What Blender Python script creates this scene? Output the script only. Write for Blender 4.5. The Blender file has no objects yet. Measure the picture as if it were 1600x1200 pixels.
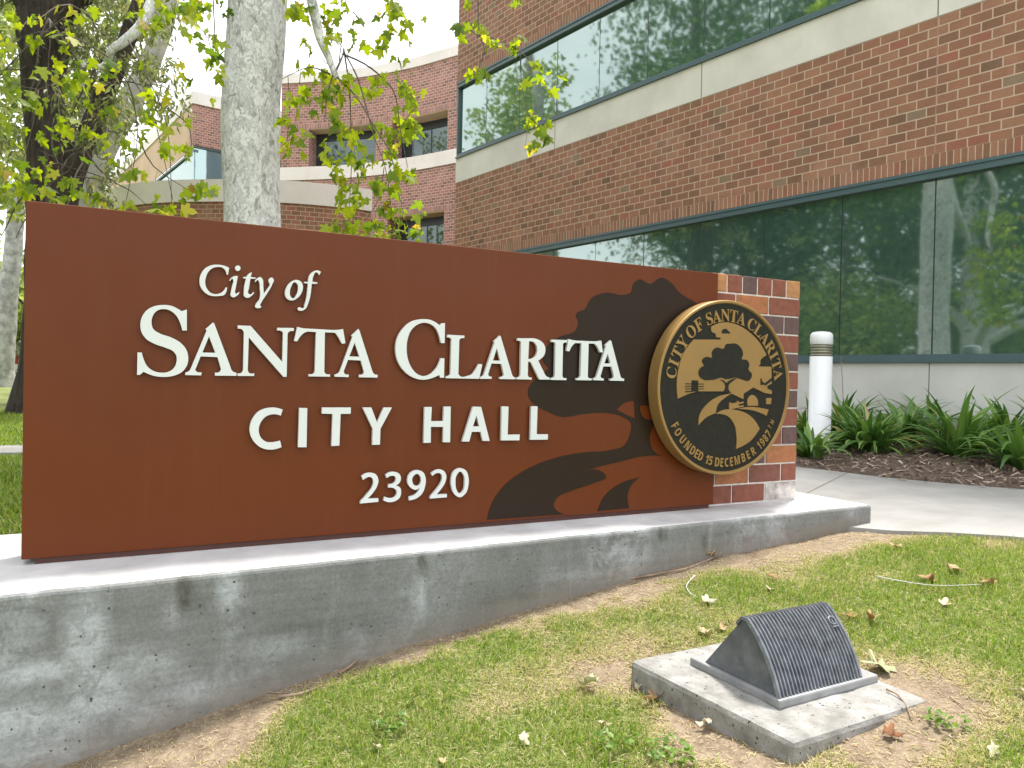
import bpy, bmesh, math, random
import numpy as np
from mathutils import Vector, Matrix, noise as mnoise
from mathutils.geometry import tessellate_polygon

random.seed(7)
RNG = np.random.default_rng(11)
SC = bpy.context.scene
COL = SC.collection

# ------------------------------------------------------------------ camera, world, sun, exposure
F = 1190.0                      # focal length in photo pixels (photo is 1600 x 1200)
PITCH, ROLL = 0.0106, 0.0196
_fw = Vector((0, math.cos(PITCH), -math.sin(PITCH)))
_up = Vector((0, math.sin(PITCH), math.cos(PITCH)))
_rt = Vector((1, 0, 0))
CR, CS = math.cos(ROLL), math.sin(ROLL)
RT = CR * _rt + CS * _up
UP = -CS * _rt + CR * _up
FW = _fw
cd = bpy.data.cameras.new('camera')
cd.sensor_width = 36.0
cd.lens = F / 1600 * 36
cd.clip_start = 0.05
cd.clip_end = 2000
cam = bpy.data.objects.new('camera', cd)
COL.objects.link(cam)
cam.matrix_world = Matrix(((RT.x, UP.x, -FW.x, 0), (RT.y, UP.y, -FW.y, 0), (RT.z, UP.z, -FW.z, 0), (0, 0, 0, 1)))
SC.camera = cam

SUN_EL, SUN_AZ = math.radians(70), math.radians(28)
world = bpy.data.worlds.new('World')
SC.world = world
world.use_nodes = True
nt = world.node_tree
bg = nt.nodes['Background']
sky = nt.nodes.new('ShaderNodeTexSky')
sky.sky_type = 'NISHITA'
sky.sun_disc = False
sky.sun_elevation = SUN_EL
sky.sun_rotation = SUN_AZ
sky.air_density = 1.0
sky.dust_density = 3.0
tc = nt.nodes.new('ShaderNodeTexCoord')
cn = nt.nodes.new('ShaderNodeTexNoise')
cn.inputs['Scale'].default_value = 2.2
cn.inputs['Detail'].default_value = 7
cn.inputs['Roughness'].default_value = 0.6
mp = nt.nodes.new('ShaderNodeMapping')
mp.inputs['Scale'].default_value = (1, 1, 2.6)
nt.links.new(tc.outputs['Generated'], mp.inputs['Vector'])
nt.links.new(mp.outputs['Vector'], cn.inputs['Vector'])
cr = nt.nodes.new('ShaderNodeValToRGB')
cr.color_ramp.elements[0].position = 0.30
cr.color_ramp.elements[0].color = (0.62, 0.62, 0.62, 1)
cr.color_ramp.elements[1].position = 0.62
cr.color_ramp.elements[1].color = (1, 1, 1, 1)
nt.links.new(cn.outputs['Fac'], cr.inputs['Fac'])
cmix = nt.nodes.new('ShaderNodeMix')
cmix.data_type = 'RGBA'
cmix.inputs['B'].default_value = (12.5, 12.7, 13.0, 1)     # thin bright cloud
nt.links.new(cr.outputs['Color'], cmix.inputs['Factor'])
nt.links.new(sky.outputs['Color'], cmix.inputs['A'])
nt.links.new(cmix.outputs['Result'], bg.inputs['Color'])
bg.inputs['Strength'].default_value = 0.1

sd = bpy.data.lights.new('sun', 'SUN')
sd.energy = 3.9
sd.angle = math.radians(9)
sd.color = (1.0, 0.95, 0.87)
sun = bpy.data.objects.new('sun', sd)
COL.objects.link(sun)
SUN_DIR = Vector((math.sin(SUN_AZ) * math.cos(SUN_EL), math.cos(SUN_AZ) * math.cos(SUN_EL), math.sin(SUN_EL)))
sun.rotation_euler = (-SUN_DIR).to_track_quat('-Z', 'Y').to_euler()
SC.view_settings.view_transform = 'Standard'
SC.view_settings.look = 'None'
SC.view_settings.exposure = 1.0
SC.view_settings.gamma = 1.0

# ------------------------------------------------------------------ turning photo points into places
def ray(x, y):
    return FW + RT * ((x - 800) / F) - UP * ((y - 600) / F)
def at_y(x, y, Y):
    d = ray(x, y); return d * (Y / d.y)
def at_z(x, y, z):
    d = ray(x, y); return d * (z / d.z)
def at_plane(x, y, P0, n):
    d = ray(x, y); return d * (P0.dot(n) / d.dot(n))

# ------------------------------------------------------------------ object helpers
def link(o, parent=None):
    COL.objects.link(o)
    if parent is not None:
        o.parent = parent
    return o
def tag(o, label=None, cat=None, group=None, kind=None):
    if label: o['label'] = label
    if cat: o['category'] = cat
    if group: o['group'] = group
    if kind: o['kind'] = kind
    return o
def base_of(o):
    v = Vector((0, 0, 0))
    while o is not None:
        v = v + o.location; o = o.parent
    return v
def empty(name, loc, label, cat, group=None):
    o = bpy.data.objects.new(name, None)
    o.location = loc
    o.empty_display_size = 0.1
    link(o)
    return tag(o, label, cat, group)

class MB:
    """collects shapes; build() links them as one mesh object"""
    def __init__(self):
        self.v = []; self.f = []; self.m = []; self.uv = {}; self.sm = []
    def add(self, vs, fs, mi=0, smooth=False):
        k = len(self.v)
        self.v += [tuple(p) for p in vs]
        for f in fs:
            self.f.append(tuple(i + k for i in f)); self.m.append(mi); self.sm.append(smooth)
        return self
    def box(self, o, ax, ay, az, mi=0, bevel=0.0):
        """box from corner o along three edge vectors"""
        o, ax, ay, az = Vector(o), Vector(ax), Vector(ay), Vector(az)
        if bevel > 0:
            bm = bmesh.new()
            vs = [bm.verts.new(o + ax * i + ay * j + az * k) for i in (0, 1) for j in (0, 1) for k in (0, 1)]
            for q in ((0, 1, 3, 2), (4, 6, 7, 5), (0, 4, 5, 1), (2, 3, 7, 6), (0, 2, 6, 4), (1, 5, 7, 3)):
                bm.faces.new([vs[i] for i in q])
            bmesh.ops.recalc_face_normals(bm, faces=bm.faces)
            bmesh.ops.bevel(bm, geom=list(bm.edges), offset=bevel, segments=2, affect='EDGES', profile=0.5)
            bm.verts.index_update()
            self.add([v.co[:] for v in bm.verts], [[v.index for v in f.verts] for f in bm.faces], mi)
            bm.free()
            return self
        vs = [o + ax * i + ay * j + az * k for i in (0, 1) for j in (0, 1) for k in (0, 1)]
        fs = [(0, 1, 3, 2), (4, 6, 7, 5), (0, 4, 5, 1), (2, 3, 7, 6), (0, 2, 6, 4), (1, 5, 7, 3)]
        if ax.cross(ay).dot(az) < 0:
            fs = [f[::-1] for f in fs]
        return self.add(vs, fs, mi)
    def tube(self, pts, rads, n=8, mi=0, cap=True, wob=0.0, seed=0):
        pts = [Vector(p) for p in pts]
        rings = []
        ref = Vector((0.3, 0.2, 1)).normalized()
        for i, p in enumerate(pts):
            t = (pts[min(i + 1, len(pts) - 1)] - pts[max(i - 1, 0)]).normalized()
            if abs(t.dot(ref)) > 0.97: ref = Vector((1, 0.1, 0))
            a = t.cross(ref).normalized(); b = t.cross(a).normalized()
            rg = []
            for k in range(n):
                w = 2 * math.pi * k / n
                d = a * math.cos(w) + b * math.sin(w)
                r = rads[i]
                if wob: r *= 1 + wob * mnoise.noise(p * 1.7 + d * 0.9 + Vector((seed, seed, 0)))
                rg.append(p + d * r)
            rings.append(rg)
        vs = [v for rg in rings for v in rg]
        fs = []
        for i in range(len(pts) - 1):
            for k in range(n):
                fs.append((i * n + k, i * n + (k + 1) % n, (i + 1) * n + (k + 1) % n, (i + 1) * n + k))
        if cap:
            fs.append(tuple(range(n))[::-1]); fs.append(tuple(range((len(pts) - 1) * n, len(pts) * n)))
        return self.add(vs, fs, mi, True)
    def lathe(self, c, prof, n=32, mi=0):
        c = Vector(c)
        vs, fs = [], []
        for r, z in prof:
            for k in range(n):
                w = 2 * math.pi * k / n
                vs.append(c + Vector((r * math.cos(w), r * math.sin(w), z)))
        for i in range(len(prof) - 1):
            for k in range(n):
                fs.append((i * n + k, i * n + (k + 1) % n, (i + 1) * n + (k + 1) % n, (i + 1) * n + k))
        fs.append(tuple(range(n))[::-1]); fs.append(tuple(range((len(prof) - 1) * n, len(prof) * n)))
        return self.add(vs, fs, mi, True)
    def build(self, name, mats, parent=None, autosmooth=None):
        off = base_of(parent) if parent is not None else Vector((0, 0, 0))
        me = bpy.data.meshes.new(name)
        me.from_pydata([(x - off.x, y - off.y, z - off.z) for x, y, z in self.v], [], self.f)
        if not isinstance(mats, (list, tuple)): mats = [mats]
        for m in mats: me.materials.append(m)
        me.polygons.foreach_set('material_index', self.m)
        me.polygons.foreach_set('use_smooth', self.sm)
        me.update()
        o = bpy.data.objects.new(name, me)
        return link(o, parent)

def fix_normals(o):
    bm = bmesh.new(); bm.from_mesh(o.data)
    bmesh.ops.recalc_face_normals(bm, faces=bm.faces)
    bm.to_mesh(o.data); bm.free(); return o

def set_origin(o, loc):
    """moves a top-level mesh's origin to loc without moving the mesh"""
    loc = Vector(loc)
    n = len(o.data.vertices)
    a = np.empty(n * 3, np.float32); o.data.vertices.foreach_get('co', a)
    a = a.reshape(-1, 3) - np.array(loc[:], np.float32)
    o.data.vertices.foreach_set('co', a.ravel()); o.data.update()
    o.location = loc
    return o

# ------------------------------------------------------------------ materials
def mat(name, col, rough=0.6, metal=0.0, **kw):
    m = bpy.data.materials.new(name); m.use_nodes = True
    b = m.node_tree.nodes['Principled BSDF']
    b.inputs['Base Color'].default_value = (*col, 1)
    b.inputs['Roughness'].default_value = rough
    b.inputs['Metallic'].default_value = metal
    for k, v in kw.items():
        b.inputs[k.replace('_', ' ')].default_value = v
    return m
def N(m, t, **kw):
    n = m.node_tree.nodes.new(t)
    for k, v in kw.items():
        if k.startswith('i_'): n.inputs[k[2:].replace('_', ' ')].default_value = v
        else: setattr(n, k, v)
    return n
def L(m, a, b): m.node_tree.links.new(a, b)
def bsdf(m): return m.node_tree.nodes['Principled BSDF']
def ramp(m, src, stops, interp='LINEAR'):
    r = N(m, 'ShaderNodeValToRGB'); r.color_ramp.interpolation = interp
    e = r.color_ramp.elements
    while len(e) < len(stops): e.new(0.5)
    for k, (p, c) in enumerate(stops):
        e[k].position = p; e[k].color = (*c, 1) if len(c) == 3 else c
    L(m, src, r.inputs['Fac']); return r.outputs['Color']
def noise(m, scale, detail=4, rough=0.55, vec=None, dist=0.0):
    n = N(m, 'ShaderNodeTexNoise')
    n.inputs['Scale'].default_value = scale; n.inputs['Detail'].default_value = detail
    n.inputs['Roughness'].default_value = rough; n.inputs['Distortion'].default_value = dist
    if vec is not None: L(m, vec, n.inputs['Vector'])
    return n.outputs['Fac']
def objvec(m, scale=(1, 1, 1), rot=(0, 0, 0)):
    t = N(m, 'ShaderNodeTexCoord'); mp_ = N(m, 'ShaderNodeMapping')
    mp_.inputs['Scale'].default_value = scale; mp_.inputs['Rotation'].default_value = rot
    L(m, t.outputs['Object'], mp_.inputs['Vector']); return mp_.outputs['Vector']
def mix(m, fac, a, b, mode='MIX'):
    x = N(m, 'ShaderNodeMix', data_type='RGBA', blend_type=mode)
    for s, k in ((fac, 'Factor'), (a, 'A'), (b, 'B')):
        if hasattr(s, 'is_linked'): L(m, s, x.inputs[k])
        elif isinstance(s, (tuple, list)): x.inputs[k].default_value = (*s, 1)
        else: x.inputs[k].default_value = s
    return x.outputs['Result']
def bump(m, h, strength=0.3, dist=0.01):
    b = N(m, 'ShaderNodeBump'); b.inputs['Strength'].default_value = strength; b.inputs['Distance'].default_value = dist
    L(m, h, b.inputs['Height']); L(m, b.outputs['Normal'], bsdf(m).inputs['Normal']); return b

def mat_mottled(name, c1, c2, scale=6, rough=0.7, bstr=0.2, bdist=0.004, metal=0.0, detail=6):
    m = mat(name, c1, rough, metal)
    v = objvec(m)
    L(m, ramp(m, noise(m, scale, detail, 0.6, v), [(0.35, c1), (0.65, c2)]), bsdf(m).inputs['Base Color'])
    if bstr: bump(m, noise(m, scale * 8, 4, 0.6, v), bstr, bdist)
    return m

def mat_concrete_wall():
    m = mat('aged concrete', (0.2, 0.21, 0.2), 0.85)
    v = objvec(m)
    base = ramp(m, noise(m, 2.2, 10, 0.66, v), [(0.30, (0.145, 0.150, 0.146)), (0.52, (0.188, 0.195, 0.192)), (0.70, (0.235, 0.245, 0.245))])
    patch = ramp(m, noise(m, 1.15, 5, 0.6, objvec(m, (1.3, 1.3, 0.7))), [(0.42, (0, 0, 0)), (0.60, (1, 1, 1))])
    scale_ = ramp(m, noise(m, 13, 10, 0.72, v, 0.6), [(0.40, (0, 0, 0)), (0.58, (1, 1, 1))])
    bl = mix(m, 1.0, patch, scale_, 'MULTIPLY')
    c = mix(m, bl, base, (0.37, 0.39, 0.415))                       # pale lime bloom, scaly
    ab = N(m, 'ShaderNodeAttribute', attribute_name='bloom')
    fl_ = ramp(m, noise(m, 17, 10, 0.74, v, 0.8), [(0.30, (0, 0, 0)), (0.56, (1, 1, 1))])
    mb_ = mix(m, 1.0, ramp(m, ab.outputs['Fac'], [(0.05, (0, 0, 0)), (0.6, (0.95, 0.95, 0.95))]), fl_, 'MULTIPLY')
    c = mix(m, mb_, c, (0.42, 0.445, 0.475))
    ad = N(m, 'ShaderNodeAttribute', attribute_name='damp')
    md_ = mix(m, 1.0, ramp(m, ad.outputs['Fac'], [(0.03, (0, 0, 0)), (0.55, (1, 1, 1))]), ramp(m, noise(m, 14, 8, 0.7, objvec(m, (1, 1, 0.35))), [(0.32, (0.2, 0.2, 0.2)), (0.6, (1, 1, 1))]), 'MULTIPLY')
    c = mix(m, md_, c, (0.06, 0.055, 0.04))
    streak = ramp(m, noise(m, 2.4, 7, 0.66, objvec(m, (4.2, 4.2, 0.5)), 0.5), [(0.56, (0, 0, 0)), (0.72, (0.55, 0.55, 0.55))])
    c = mix(m, streak, c, (0.30, 0.315, 0.32))
    dark = ramp(m, noise(m, 1.7, 7, 0.7, objvec(m, (6, 6, 0.7)), 0.4), [(0.60, (0, 0, 0)), (0.76, (0.8, 0.8, 0.8))])
    c = mix(m, dark, c, (0.11, 0.108, 0.095))                         # damp streaks
    board = ramp(m, noise(m, 3, 6, 0.65, objvec(m, (0.8, 0.8, 14))), [(0.3, (0.84, 0.84, 0.84)), (0.6, (1.04, 1.04, 1.04))])
    c = mix(m, 1.0, c, board, 'MULTIPLY')
    grain = ramp(m, noise(m, 90, 5, 0.75, v), [(0.3, (0.74, 0.74, 0.74)), (0.65, (1.12, 1.12, 1.12))])
    c = mix(m, 1.0, c, grain, 'MULTIPLY')
    pits = []
    for sc_, rad, keep in ((60, 0.26, 0.82), (26, 0.13, 0.86)):
        wv = N(m, 'ShaderNodeTexNoise'); wv.inputs['Scale'].default_value = sc_ * 1.4; L(m, v, wv.inputs['Vector'])
        wa = N(m, 'ShaderNodeVectorMath', operation='MULTIPLY_ADD'); L(m, wv.outputs['Color'], wa.inputs[0]); wa.inputs[1].default_value = (0.6 / sc_,) * 3; L(m, v, wa.inputs[2])
        vo = N(m, 'ShaderNodeTexVoronoi'); vo.inputs['Scale'].default_value = sc_; L(m, wa.outputs['Vector'], vo.inputs['Vector'])
        rnd = N(m, 'ShaderNodeSeparateColor'); L(m, vo.outputs['Color'], rnd.inputs['Color'])
        ma = N(m, 'ShaderNodeMath', operation='MULTIPLY'); L(m, rnd.outputs['Red'], ma.inputs[0]); ma.inputs[1].default_value = rad
        lt = N(m, 'ShaderNodeMath', operation='LESS_THAN'); L(m, vo.outputs['Distance'], lt.inputs[0]); L(m, ma.outputs[0], lt.inputs[1])
        gt = N(m, 'ShaderNodeMath', operation='GREATER_THAN'); L(m, rnd.outputs['Green'], gt.inputs[0]); gt.inputs[1].default_value = keep
        p_ = N(m, 'ShaderNodeMath', operation='MULTIPLY'); L(m, lt.outputs[0], p_.inputs[0]); L(m, gt.outputs[0], p_.inputs[1]); pits.append(p_)
    pit = N(m, 'ShaderNodeMath', operation='MAXIMUM'); L(m, pits[0].outputs[0], pit.inputs[0]); L(m, pits[1].outputs[0], pit.inputs[1])
    c = mix(m, pit.outputs[0], c, (0.075, 0.075, 0.07))
    # earth splashed along the foot
    g = N(m, 'ShaderNodeAttribute', attribute_name='foot')
    nf = noise(m, 5, 5, 0.6, v)
    sb = N(m, 'ShaderNodeMath', operation='MULTIPLY'); L(m, g.outputs['Fac'], sb.inputs[0]); L(m, ramp(m, nf, [(0.25, (0.3,)*3), (0.7, (1,)*3)]), sb.inputs[1])
    c = mix(m, sb.outputs[0], c, (0.20, 0.165, 0.13))
    L(m, c, bsdf(m).inputs['Base Color'])
    hb = N(m, 'ShaderNodeMath', operation='SUBTRACT'); L(m, noise(m, 30, 6, 0.65, v), hb.inputs[0]); L(m, pit.outputs[0], hb.inputs[1])
    bump(m, hb.outputs[0], 0.55, 0.006)
    return m

def mat_brick(name, bw=0.2032, bh=0.1016, mortar=0.007, palette=None, mortar_col=(0.48, 0.35, 0.265), off=0.5):
    m = mat(name, (0.3, 0.12, 0.08), 0.85)
    uv = N(m, 'ShaderNodeUVMap')
    b = N(m, 'ShaderNodeTexBrick'); b.offset = off; b.squash = 1.0
    b.inputs['Color1'].default_value = (0, 0, 0, 1); b.inputs['Color2'].default_value = (1, 1, 1, 1); b.inputs['Mortar'].default_value = (0.5, 0.5, 0.5, 1)
    b.inputs['Scale'].default_value = 1; b.inputs['Mortar Size'].default_value = mortar; b.inputs['Mortar Smooth'].default_value = 0.15
    b.inputs['Bias'].default_value = 0; b.inputs['Brick Width'].default_value = bw; b.inputs['Row Height'].default_value = bh
    wob = N(m, 'ShaderNodeTexNoise'); wob.inputs['Scale'].default_value = 9; L(m, uv.outputs['UV'], wob.inputs['Vector'])
    vm = N(m, 'ShaderNodeVectorMath', operation='MULTIPLY_ADD'); L(m, wob.outputs['Color'], vm.inputs[0]); vm.inputs[1].default_value = (0.006, 0.006, 0); L(m, uv.outputs['UV'], vm.inputs[2])
    L(m, vm.outputs['Vector'], b.inputs['Vector'])
    pal = palette or [(0.0, (0.18, 0.098, 0.06)), (0.025, (0.22, 0.11, 0.066)), (0.2, (0.255, 0.122, 0.074)), (0.36, (0.283, 0.138, 0.083)),
                      (0.52, (0.266, 0.125, 0.076)), (0.66, (0.30, 0.14, 0.085)), (0.8, (0.312, 0.158, 0.098)), (0.94, (0.30, 0.117, 0.076)), (0.985, (0.23, 0.16, 0.105))]
    colr = ramp(m, b.outputs['Color'], pal, 'CONSTANT')
    n1 = noise(m, 3.0, 6, 0.6, uv.outputs['UV'])
    colr = mix(m, 1.0, colr, ramp(m, n1, [(0.3, (0.84, 0.84, 0.84)), (0.7, (1.1, 1.08, 1.06))]), 'MULTIPLY')
    n2 = noise(m, 60, 4, 0.6, uv.outputs['UV'])
    colr = mix(m, 1.0, colr, ramp(m, n2, [(0.3, (0.86, 0.86, 0.86)), (0.7, (1.1, 1.1, 1.1))]), 'MULTIPLY')
    blo = ramp(m, noise(m, 0.9, 6, 0.65, uv.outputs['UV']), [(0.56, (0, 0, 0)), (0.78, (0.35, 0.35, 0.35))])
    colr = mix(m, blo, colr, (0.42, 0.30, 0.25))
    c = mix(m, b.outputs['Fac'], colr, mortar_col)
    L(m, c, bsdf(m).inputs['Base Color'])
    h = N(m, 'ShaderNodeMath', operation='MULTIPLY_ADD'); L(m, b.outputs['Fac'], h.inputs[0]); h.inputs[1].default_value = -1; L(m, n2, h.inputs[2])
    bump(m, h.outputs[0], 0.5, 0.006)
    return m

def mat_leaf(name, stops, trans=0.45, rough=0.5):
    m = bpy.data.materials.new(name); m.use_nodes = True
    b = bsdf(m); b.inputs['Roughness'].default_value = rough
    a = N(m, 'ShaderNodeAttribute', attribute_name='rnd')
    c = ramp(m, a.outputs['Fac'], stops)
    L(m, c, b.inputs['Base Color'])
    t = N(m, 'ShaderNodeBsdfTranslucent')
    hs = N(m, 'ShaderNodeHueSaturation'); hs.inputs['Saturation'].default_value = 1.1; hs.inputs['Value'].default_value = 1.8
    L(m, c, hs.inputs['Color']); L(m, hs.outputs['Color'], t.inputs['Color'])
    x = N(m, 'ShaderNodeMixShader'); x.inputs['Fac'].default_value = trans
    L(m, b.outputs['BSDF'], x.inputs[1]); L(m, t.outputs['BSDF'], x.inputs[2])
    L(m, x.outputs['Shader'], m.node_tree.nodes['Material Output'].inputs['Surface'])
    return m

def mat_glass(name, tint=(0.042, 0.086, 0.072)):
    m = mat(name, tint, 0.035)
    b = bsdf(m)
    b.inputs['IOR'].default_value = 3.6
    b.inputs['Specular Tint'].default_value = (0.80, 0.95, 0.90, 1)
    v = objvec(m)
    bump(m, noise(m, 0.9, 2, 0.5, v), 0.10, 0.02)
    return m

def mat_paint(name, col, rough=0.4, var=0.06):
    m = mat(name, col, rough)
    v = objvec(m)
    lo = tuple(c * (1 - var) for c in col); hi = tuple(min(1, c * (1 + var)) for c in col)
    L(m, ramp(m, noise(m, 2.5, 6, 0.65, v), [(0.3, lo), (0.7, hi)]), bsdf(m).inputs['Base Color'])
    rr = N(m, 'ShaderNodeMapRange'); L(m, noise(m, 7, 5, 0.6, v), rr.inputs['Value'])
    rr.inputs['To Min'].default_value = max(0.05, rough - 0.08); rr.inputs['To Max'].default_value = rough + 0.1
    L(m, rr.outputs['Result'], bsdf(m).inputs['Roughness'])
    return m

def mat_bark_pale():
    m = mat('pale mottled bark', (0.4, 0.4, 0.38), 0.85)
    v = objvec(m, (1, 1, 0.62))
    c = ramp(m, noise(m, 7, 8, 0.7, v, 0.6), [(0.32, (0.44, 0.44, 0.445)), (0.5, (0.57, 0.57, 0.575)), (0.66, (0.70, 0.70, 0.71))])
    fl = ramp(m, noise(m, 15, 7, 0.66, v, 1.1), [(0.49, (0, 0, 0)), (0.515, (1, 1, 1))])          # flaked plates, crisp edged
    c = mix(m, fl, c, (0.76, 0.76, 0.77))
    gr = ramp(m, noise(m, 11, 8, 0.7, objvec(m, (1, 1, 0.5)), 1.2), [(0.57, (0, 0, 0)), (0.60, (0.85, 0.85, 0.85))])
    c = mix(m, gr, c, (0.30, 0.30, 0.295))
    s_ = ramp(m, noise(m, 55, 6, 0.75, v), [(0.34, (0.5, 0.5, 0.5)), (0.50, (1, 1, 1))])
    c = mix(m, 1.0, c, s_, 'MULTIPLY')
    L(m, c, bsdf(m).inputs['Base Color'])
    hb = N(m, 'ShaderNodeMath', operation='MULTIPLY_ADD'); L(m, fl, hb.inputs[0]); hb.inputs[1].default_value = 0.35; L(m, noise(m, 40, 7, 0.7, v, 0.5), hb.inputs[2])
    bump(m, hb.outputs[0], 0.6, 0.010)
    return m
def mat_bark_dark():
    m = mat('dark furrowed bark', (0.05, 0.04, 0.035), 0.9)
    v = objvec(m, (1, 1, 0.16))
    h = noise(m, 16, 7, 0.7, v, 0.6)
    L(m, ramp(m, h, [(0.35, (0.022, 0.018, 0.016)), (0.55, (0.075, 0.058, 0.05)), (0.7, (0.15, 0.12, 0.105))]), bsdf(m).inputs['Base Color'])
    bump(m, h, 1.0, 0.05)
    return m

M = {}
M['concrete'] = mat_concrete_wall()
M['concrete_top'] = mat_mottled('concrete top with painted sunlight', (0.46, 0.455, 0.46), (0.60, 0.595, 0.60), 5, 0.85, 0.3, 0.002)  # plinth top far paler than its front: sunlight put into the colour
M['walk'] = mat_mottled('pale concrete paving', (0.25, 0.245, 0.237), (0.315, 0.31, 0.30), 3, 0.85, 0.3, 0.002)
M['pad'] = mat_mottled('pad concrete', (0.17, 0.165, 0.155), (0.315, 0.31, 0.30), 13, 0.9, 0.6, 0.004)
M['panel'] = mat_paint('rust brown paint', (0.122, 0.0285, 0.0068), 0.36, 0.05)
_m = M['panel']; _v = objvec(_m, (7, 7, 0.35)); _l = bsdf(_m).inputs['Base Color'].links[0].from_socket
_st = ramp(_m, noise(_m, 3, 7, 0.7, _v, 0.3), [(0.5, (0, 0, 0)), (0.85, (0.055, 0.055, 0.055))])
_c = mix(_m, _st, _l, (0.26, 0.15, 0.10))
_sp = ramp(_m, noise(_m, 150, 3, 0.7, objvec(_m)), [(0.74, (0, 0, 0)), (0.78, (0.4, 0.4, 0.4))])
L(_m, mix(_m, _sp, _c, (0.30, 0.18, 0.12)), bsdf(_m).inputs['Base Color'])
bsdf(M['panel']).inputs['Specular IOR Level'].default_value = 0.2
M['kick'] = mat_paint('dark brown base rail', (0.07, 0.02, 0.013), 0.5, 0.15)
M['emblem'] = mat_paint('dark brown emblem', (0.022, 0.0125, 0.007), 0.42, 0.05)
bsdf(M['emblem']).inputs['Specular IOR Level'].default_value = 0.2
M['white'] = mat_paint('white letter enamel', (0.62, 0.645, 0.65), 0.35, 0.02)
M['letter_side'] = mat('letter return', (0.55, 0.55, 0.55), 0.5)
M['bronze'] = mat_paint('gold bronze', (0.31, 0.185, 0.06), 0.45, 0.1)
bsdf(M['bronze']).inputs['Metallic'].default_value = 0.35
M['seal_black'] = mat_mottled('seal black field', (0.018, 0.018, 0.014), (0.024, 0.023, 0.018), 40, 0.55, 0.25, 0.001)
bsdf(M['seal_black']).inputs['Specular IOR Level'].default_value = 0.15
M['brick'] = mat_brick('brick wall')
M['brick_rowlock'] = mat_brick('brick rowlock course', 0.0677, 0.16, 0.0055, off=0.0)
PALE_PAL = [(0.0, (0.19, 0.10, 0.085)), (0.2, (0.27, 0.13, 0.105)), (0.45, (0.31, 0.15, 0.12)), (0.7, (0.34, 0.165, 0.13)), (0.9, (0.25, 0.12, 0.1))]
M['brick_far'] = mat_brick('brick of curved wing', palette=PALE_PAL, mortar_col=(0.56, 0.43, 0.38))
M['brick_far_rowlock'] = mat_brick('brick rowlock of curved wing', 0.0677, 0.2, 0.006, palette=PALE_PAL, mortar_col=(0.56, 0.43, 0.38), off=0.0)
M['mortar'] = mat_mottled('pale mortar', (0.55, 0.51, 0.48), (0.70, 0.66, 0.63), 30, 0.9, 0.4, 0.003)
M['band'] = mat_mottled('precast stone band', (0.56, 0.535, 0.49), (0.66, 0.635, 0.585), 1.4, 0.8, 0.15, 0.002)
M['coping'] = mat_mottled('pale coping stone', (0.62, 0.57, 0.54), (0.72, 0.67, 0.64), 0.8, 0.8, 0.1, 0.002)
M['base_wall'] = mat_mottled('grey base concrete', (0.52, 0.52, 0.50), (0.62, 0.62, 0.60), 1.2, 0.8, 0.15, 0.002)
M['tan'] = mat_mottled('tan stucco', (0.44, 0.31, 0.21), (0.52, 0.38, 0.27), 0.7, 0.9, 0.1, 0.002)
M['teal'] = mat_paint('blue grey window metal', (0.07, 0.115, 0.13), 0.38, 0.08)
M['dark_metal'] = mat('dark window metal', (0.02, 0.025, 0.028), 0.4)
M['glass'] = mat_glass('tinted glass')
M['glass_dim'] = mat_glass('dim glass', (0.02, 0.03, 0.03))
bsdf(M['glass_dim']).inputs['IOR'].default_value = 1.9
M['glass_blue'] = mat_glass('blue window glass', (0.06, 0.16, 0.22))
M['dark_room'] = mat('dark interior', (0.02, 0.022, 0.02), 0.9)
M['joint'] = mat('joint sealant', (0.16, 0.14, 0.125), 0.8)
M['brown_joint'] = mat('brown joint sealant', (0.05, 0.03, 0.024), 0.8)
M['bollard'] = mat_paint('white bollard paint', (0.78, 0.79, 0.82), 0.35, 0.02)
M['louver'] = mat_mottled('bronze louvre', (0.30, 0.285, 0.205), (0.38, 0.36, 0.275), 12, 0.45, 0, metal=0.4)
M['lens'] = mat('smoked lens', (0.34, 0.335, 0.28), 0.15)
M['fixture'] = mat_mottled('weathered dark grey casting', (0.095, 0.102, 0.12), (0.165, 0.175, 0.20), 14, 0.46, 0.25, 0.001, metal=0.25)
M['rib'] = mat_mottled('rubbed dark grey ribs', (0.11, 0.12, 0.14), (0.22, 0.235, 0.265), 30, 0.38, 0.2, 0.001, metal=0.35)
M['fixture_base'] = mat_mottled('pale grey cast base', (0.21, 0.215, 0.22), (0.29, 0.295, 0.30), 16, 0.6, 0.3, 0.001, metal=0.1)
M['bark_pale'] = mat_bark_pale()
M['bark_dark'] = mat_bark_dark()
M['twig'] = mat_mottled('grey brown twig', (0.07, 0.055, 0.045), (0.14, 0.115, 0.095), 20, 0.85, 0)
M['stick'] = mat_mottled('dry stick', (0.16, 0.11, 0.075), (0.3, 0.22, 0.16), 20, 0.9, 0)
M['leaf_syc'] = mat_leaf('fresh sycamore leaf', [(0.0, (0.075, 0.125, 0.018)), (0.25, (0.16, 0.225, 0.028)), (0.5, (0.25, 0.31, 0.03)), (0.8, (0.33, 0.375, 0.04)), (0.94, (0.42, 0.37, 0.06)), (1.0, (0.36, 0.16, 0.06))], 0.6)
M['leaf_grey'] = mat_leaf('grey green leaf', [(0, (0.09, 0.115, 0.045)), (0.6, (0.16, 0.185, 0.075)), (1, (0.26, 0.25, 0.11))], 0.5)
M['leaf_dark'] = mat_leaf('dark green leaf', [(0, (0.03, 0.06, 0.016)), (0.6, (0.065, 0.115, 0.028)), (1, (0.12, 0.17, 0.045))], 0.4)
M['leaf_far'] = mat_leaf('far leaf', [(0, (0.12, 0.17, 0.04)), (0.6, (0.20, 0.25, 0.06)), (1, (0.3, 0.32, 0.09))], 0.5)
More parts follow.
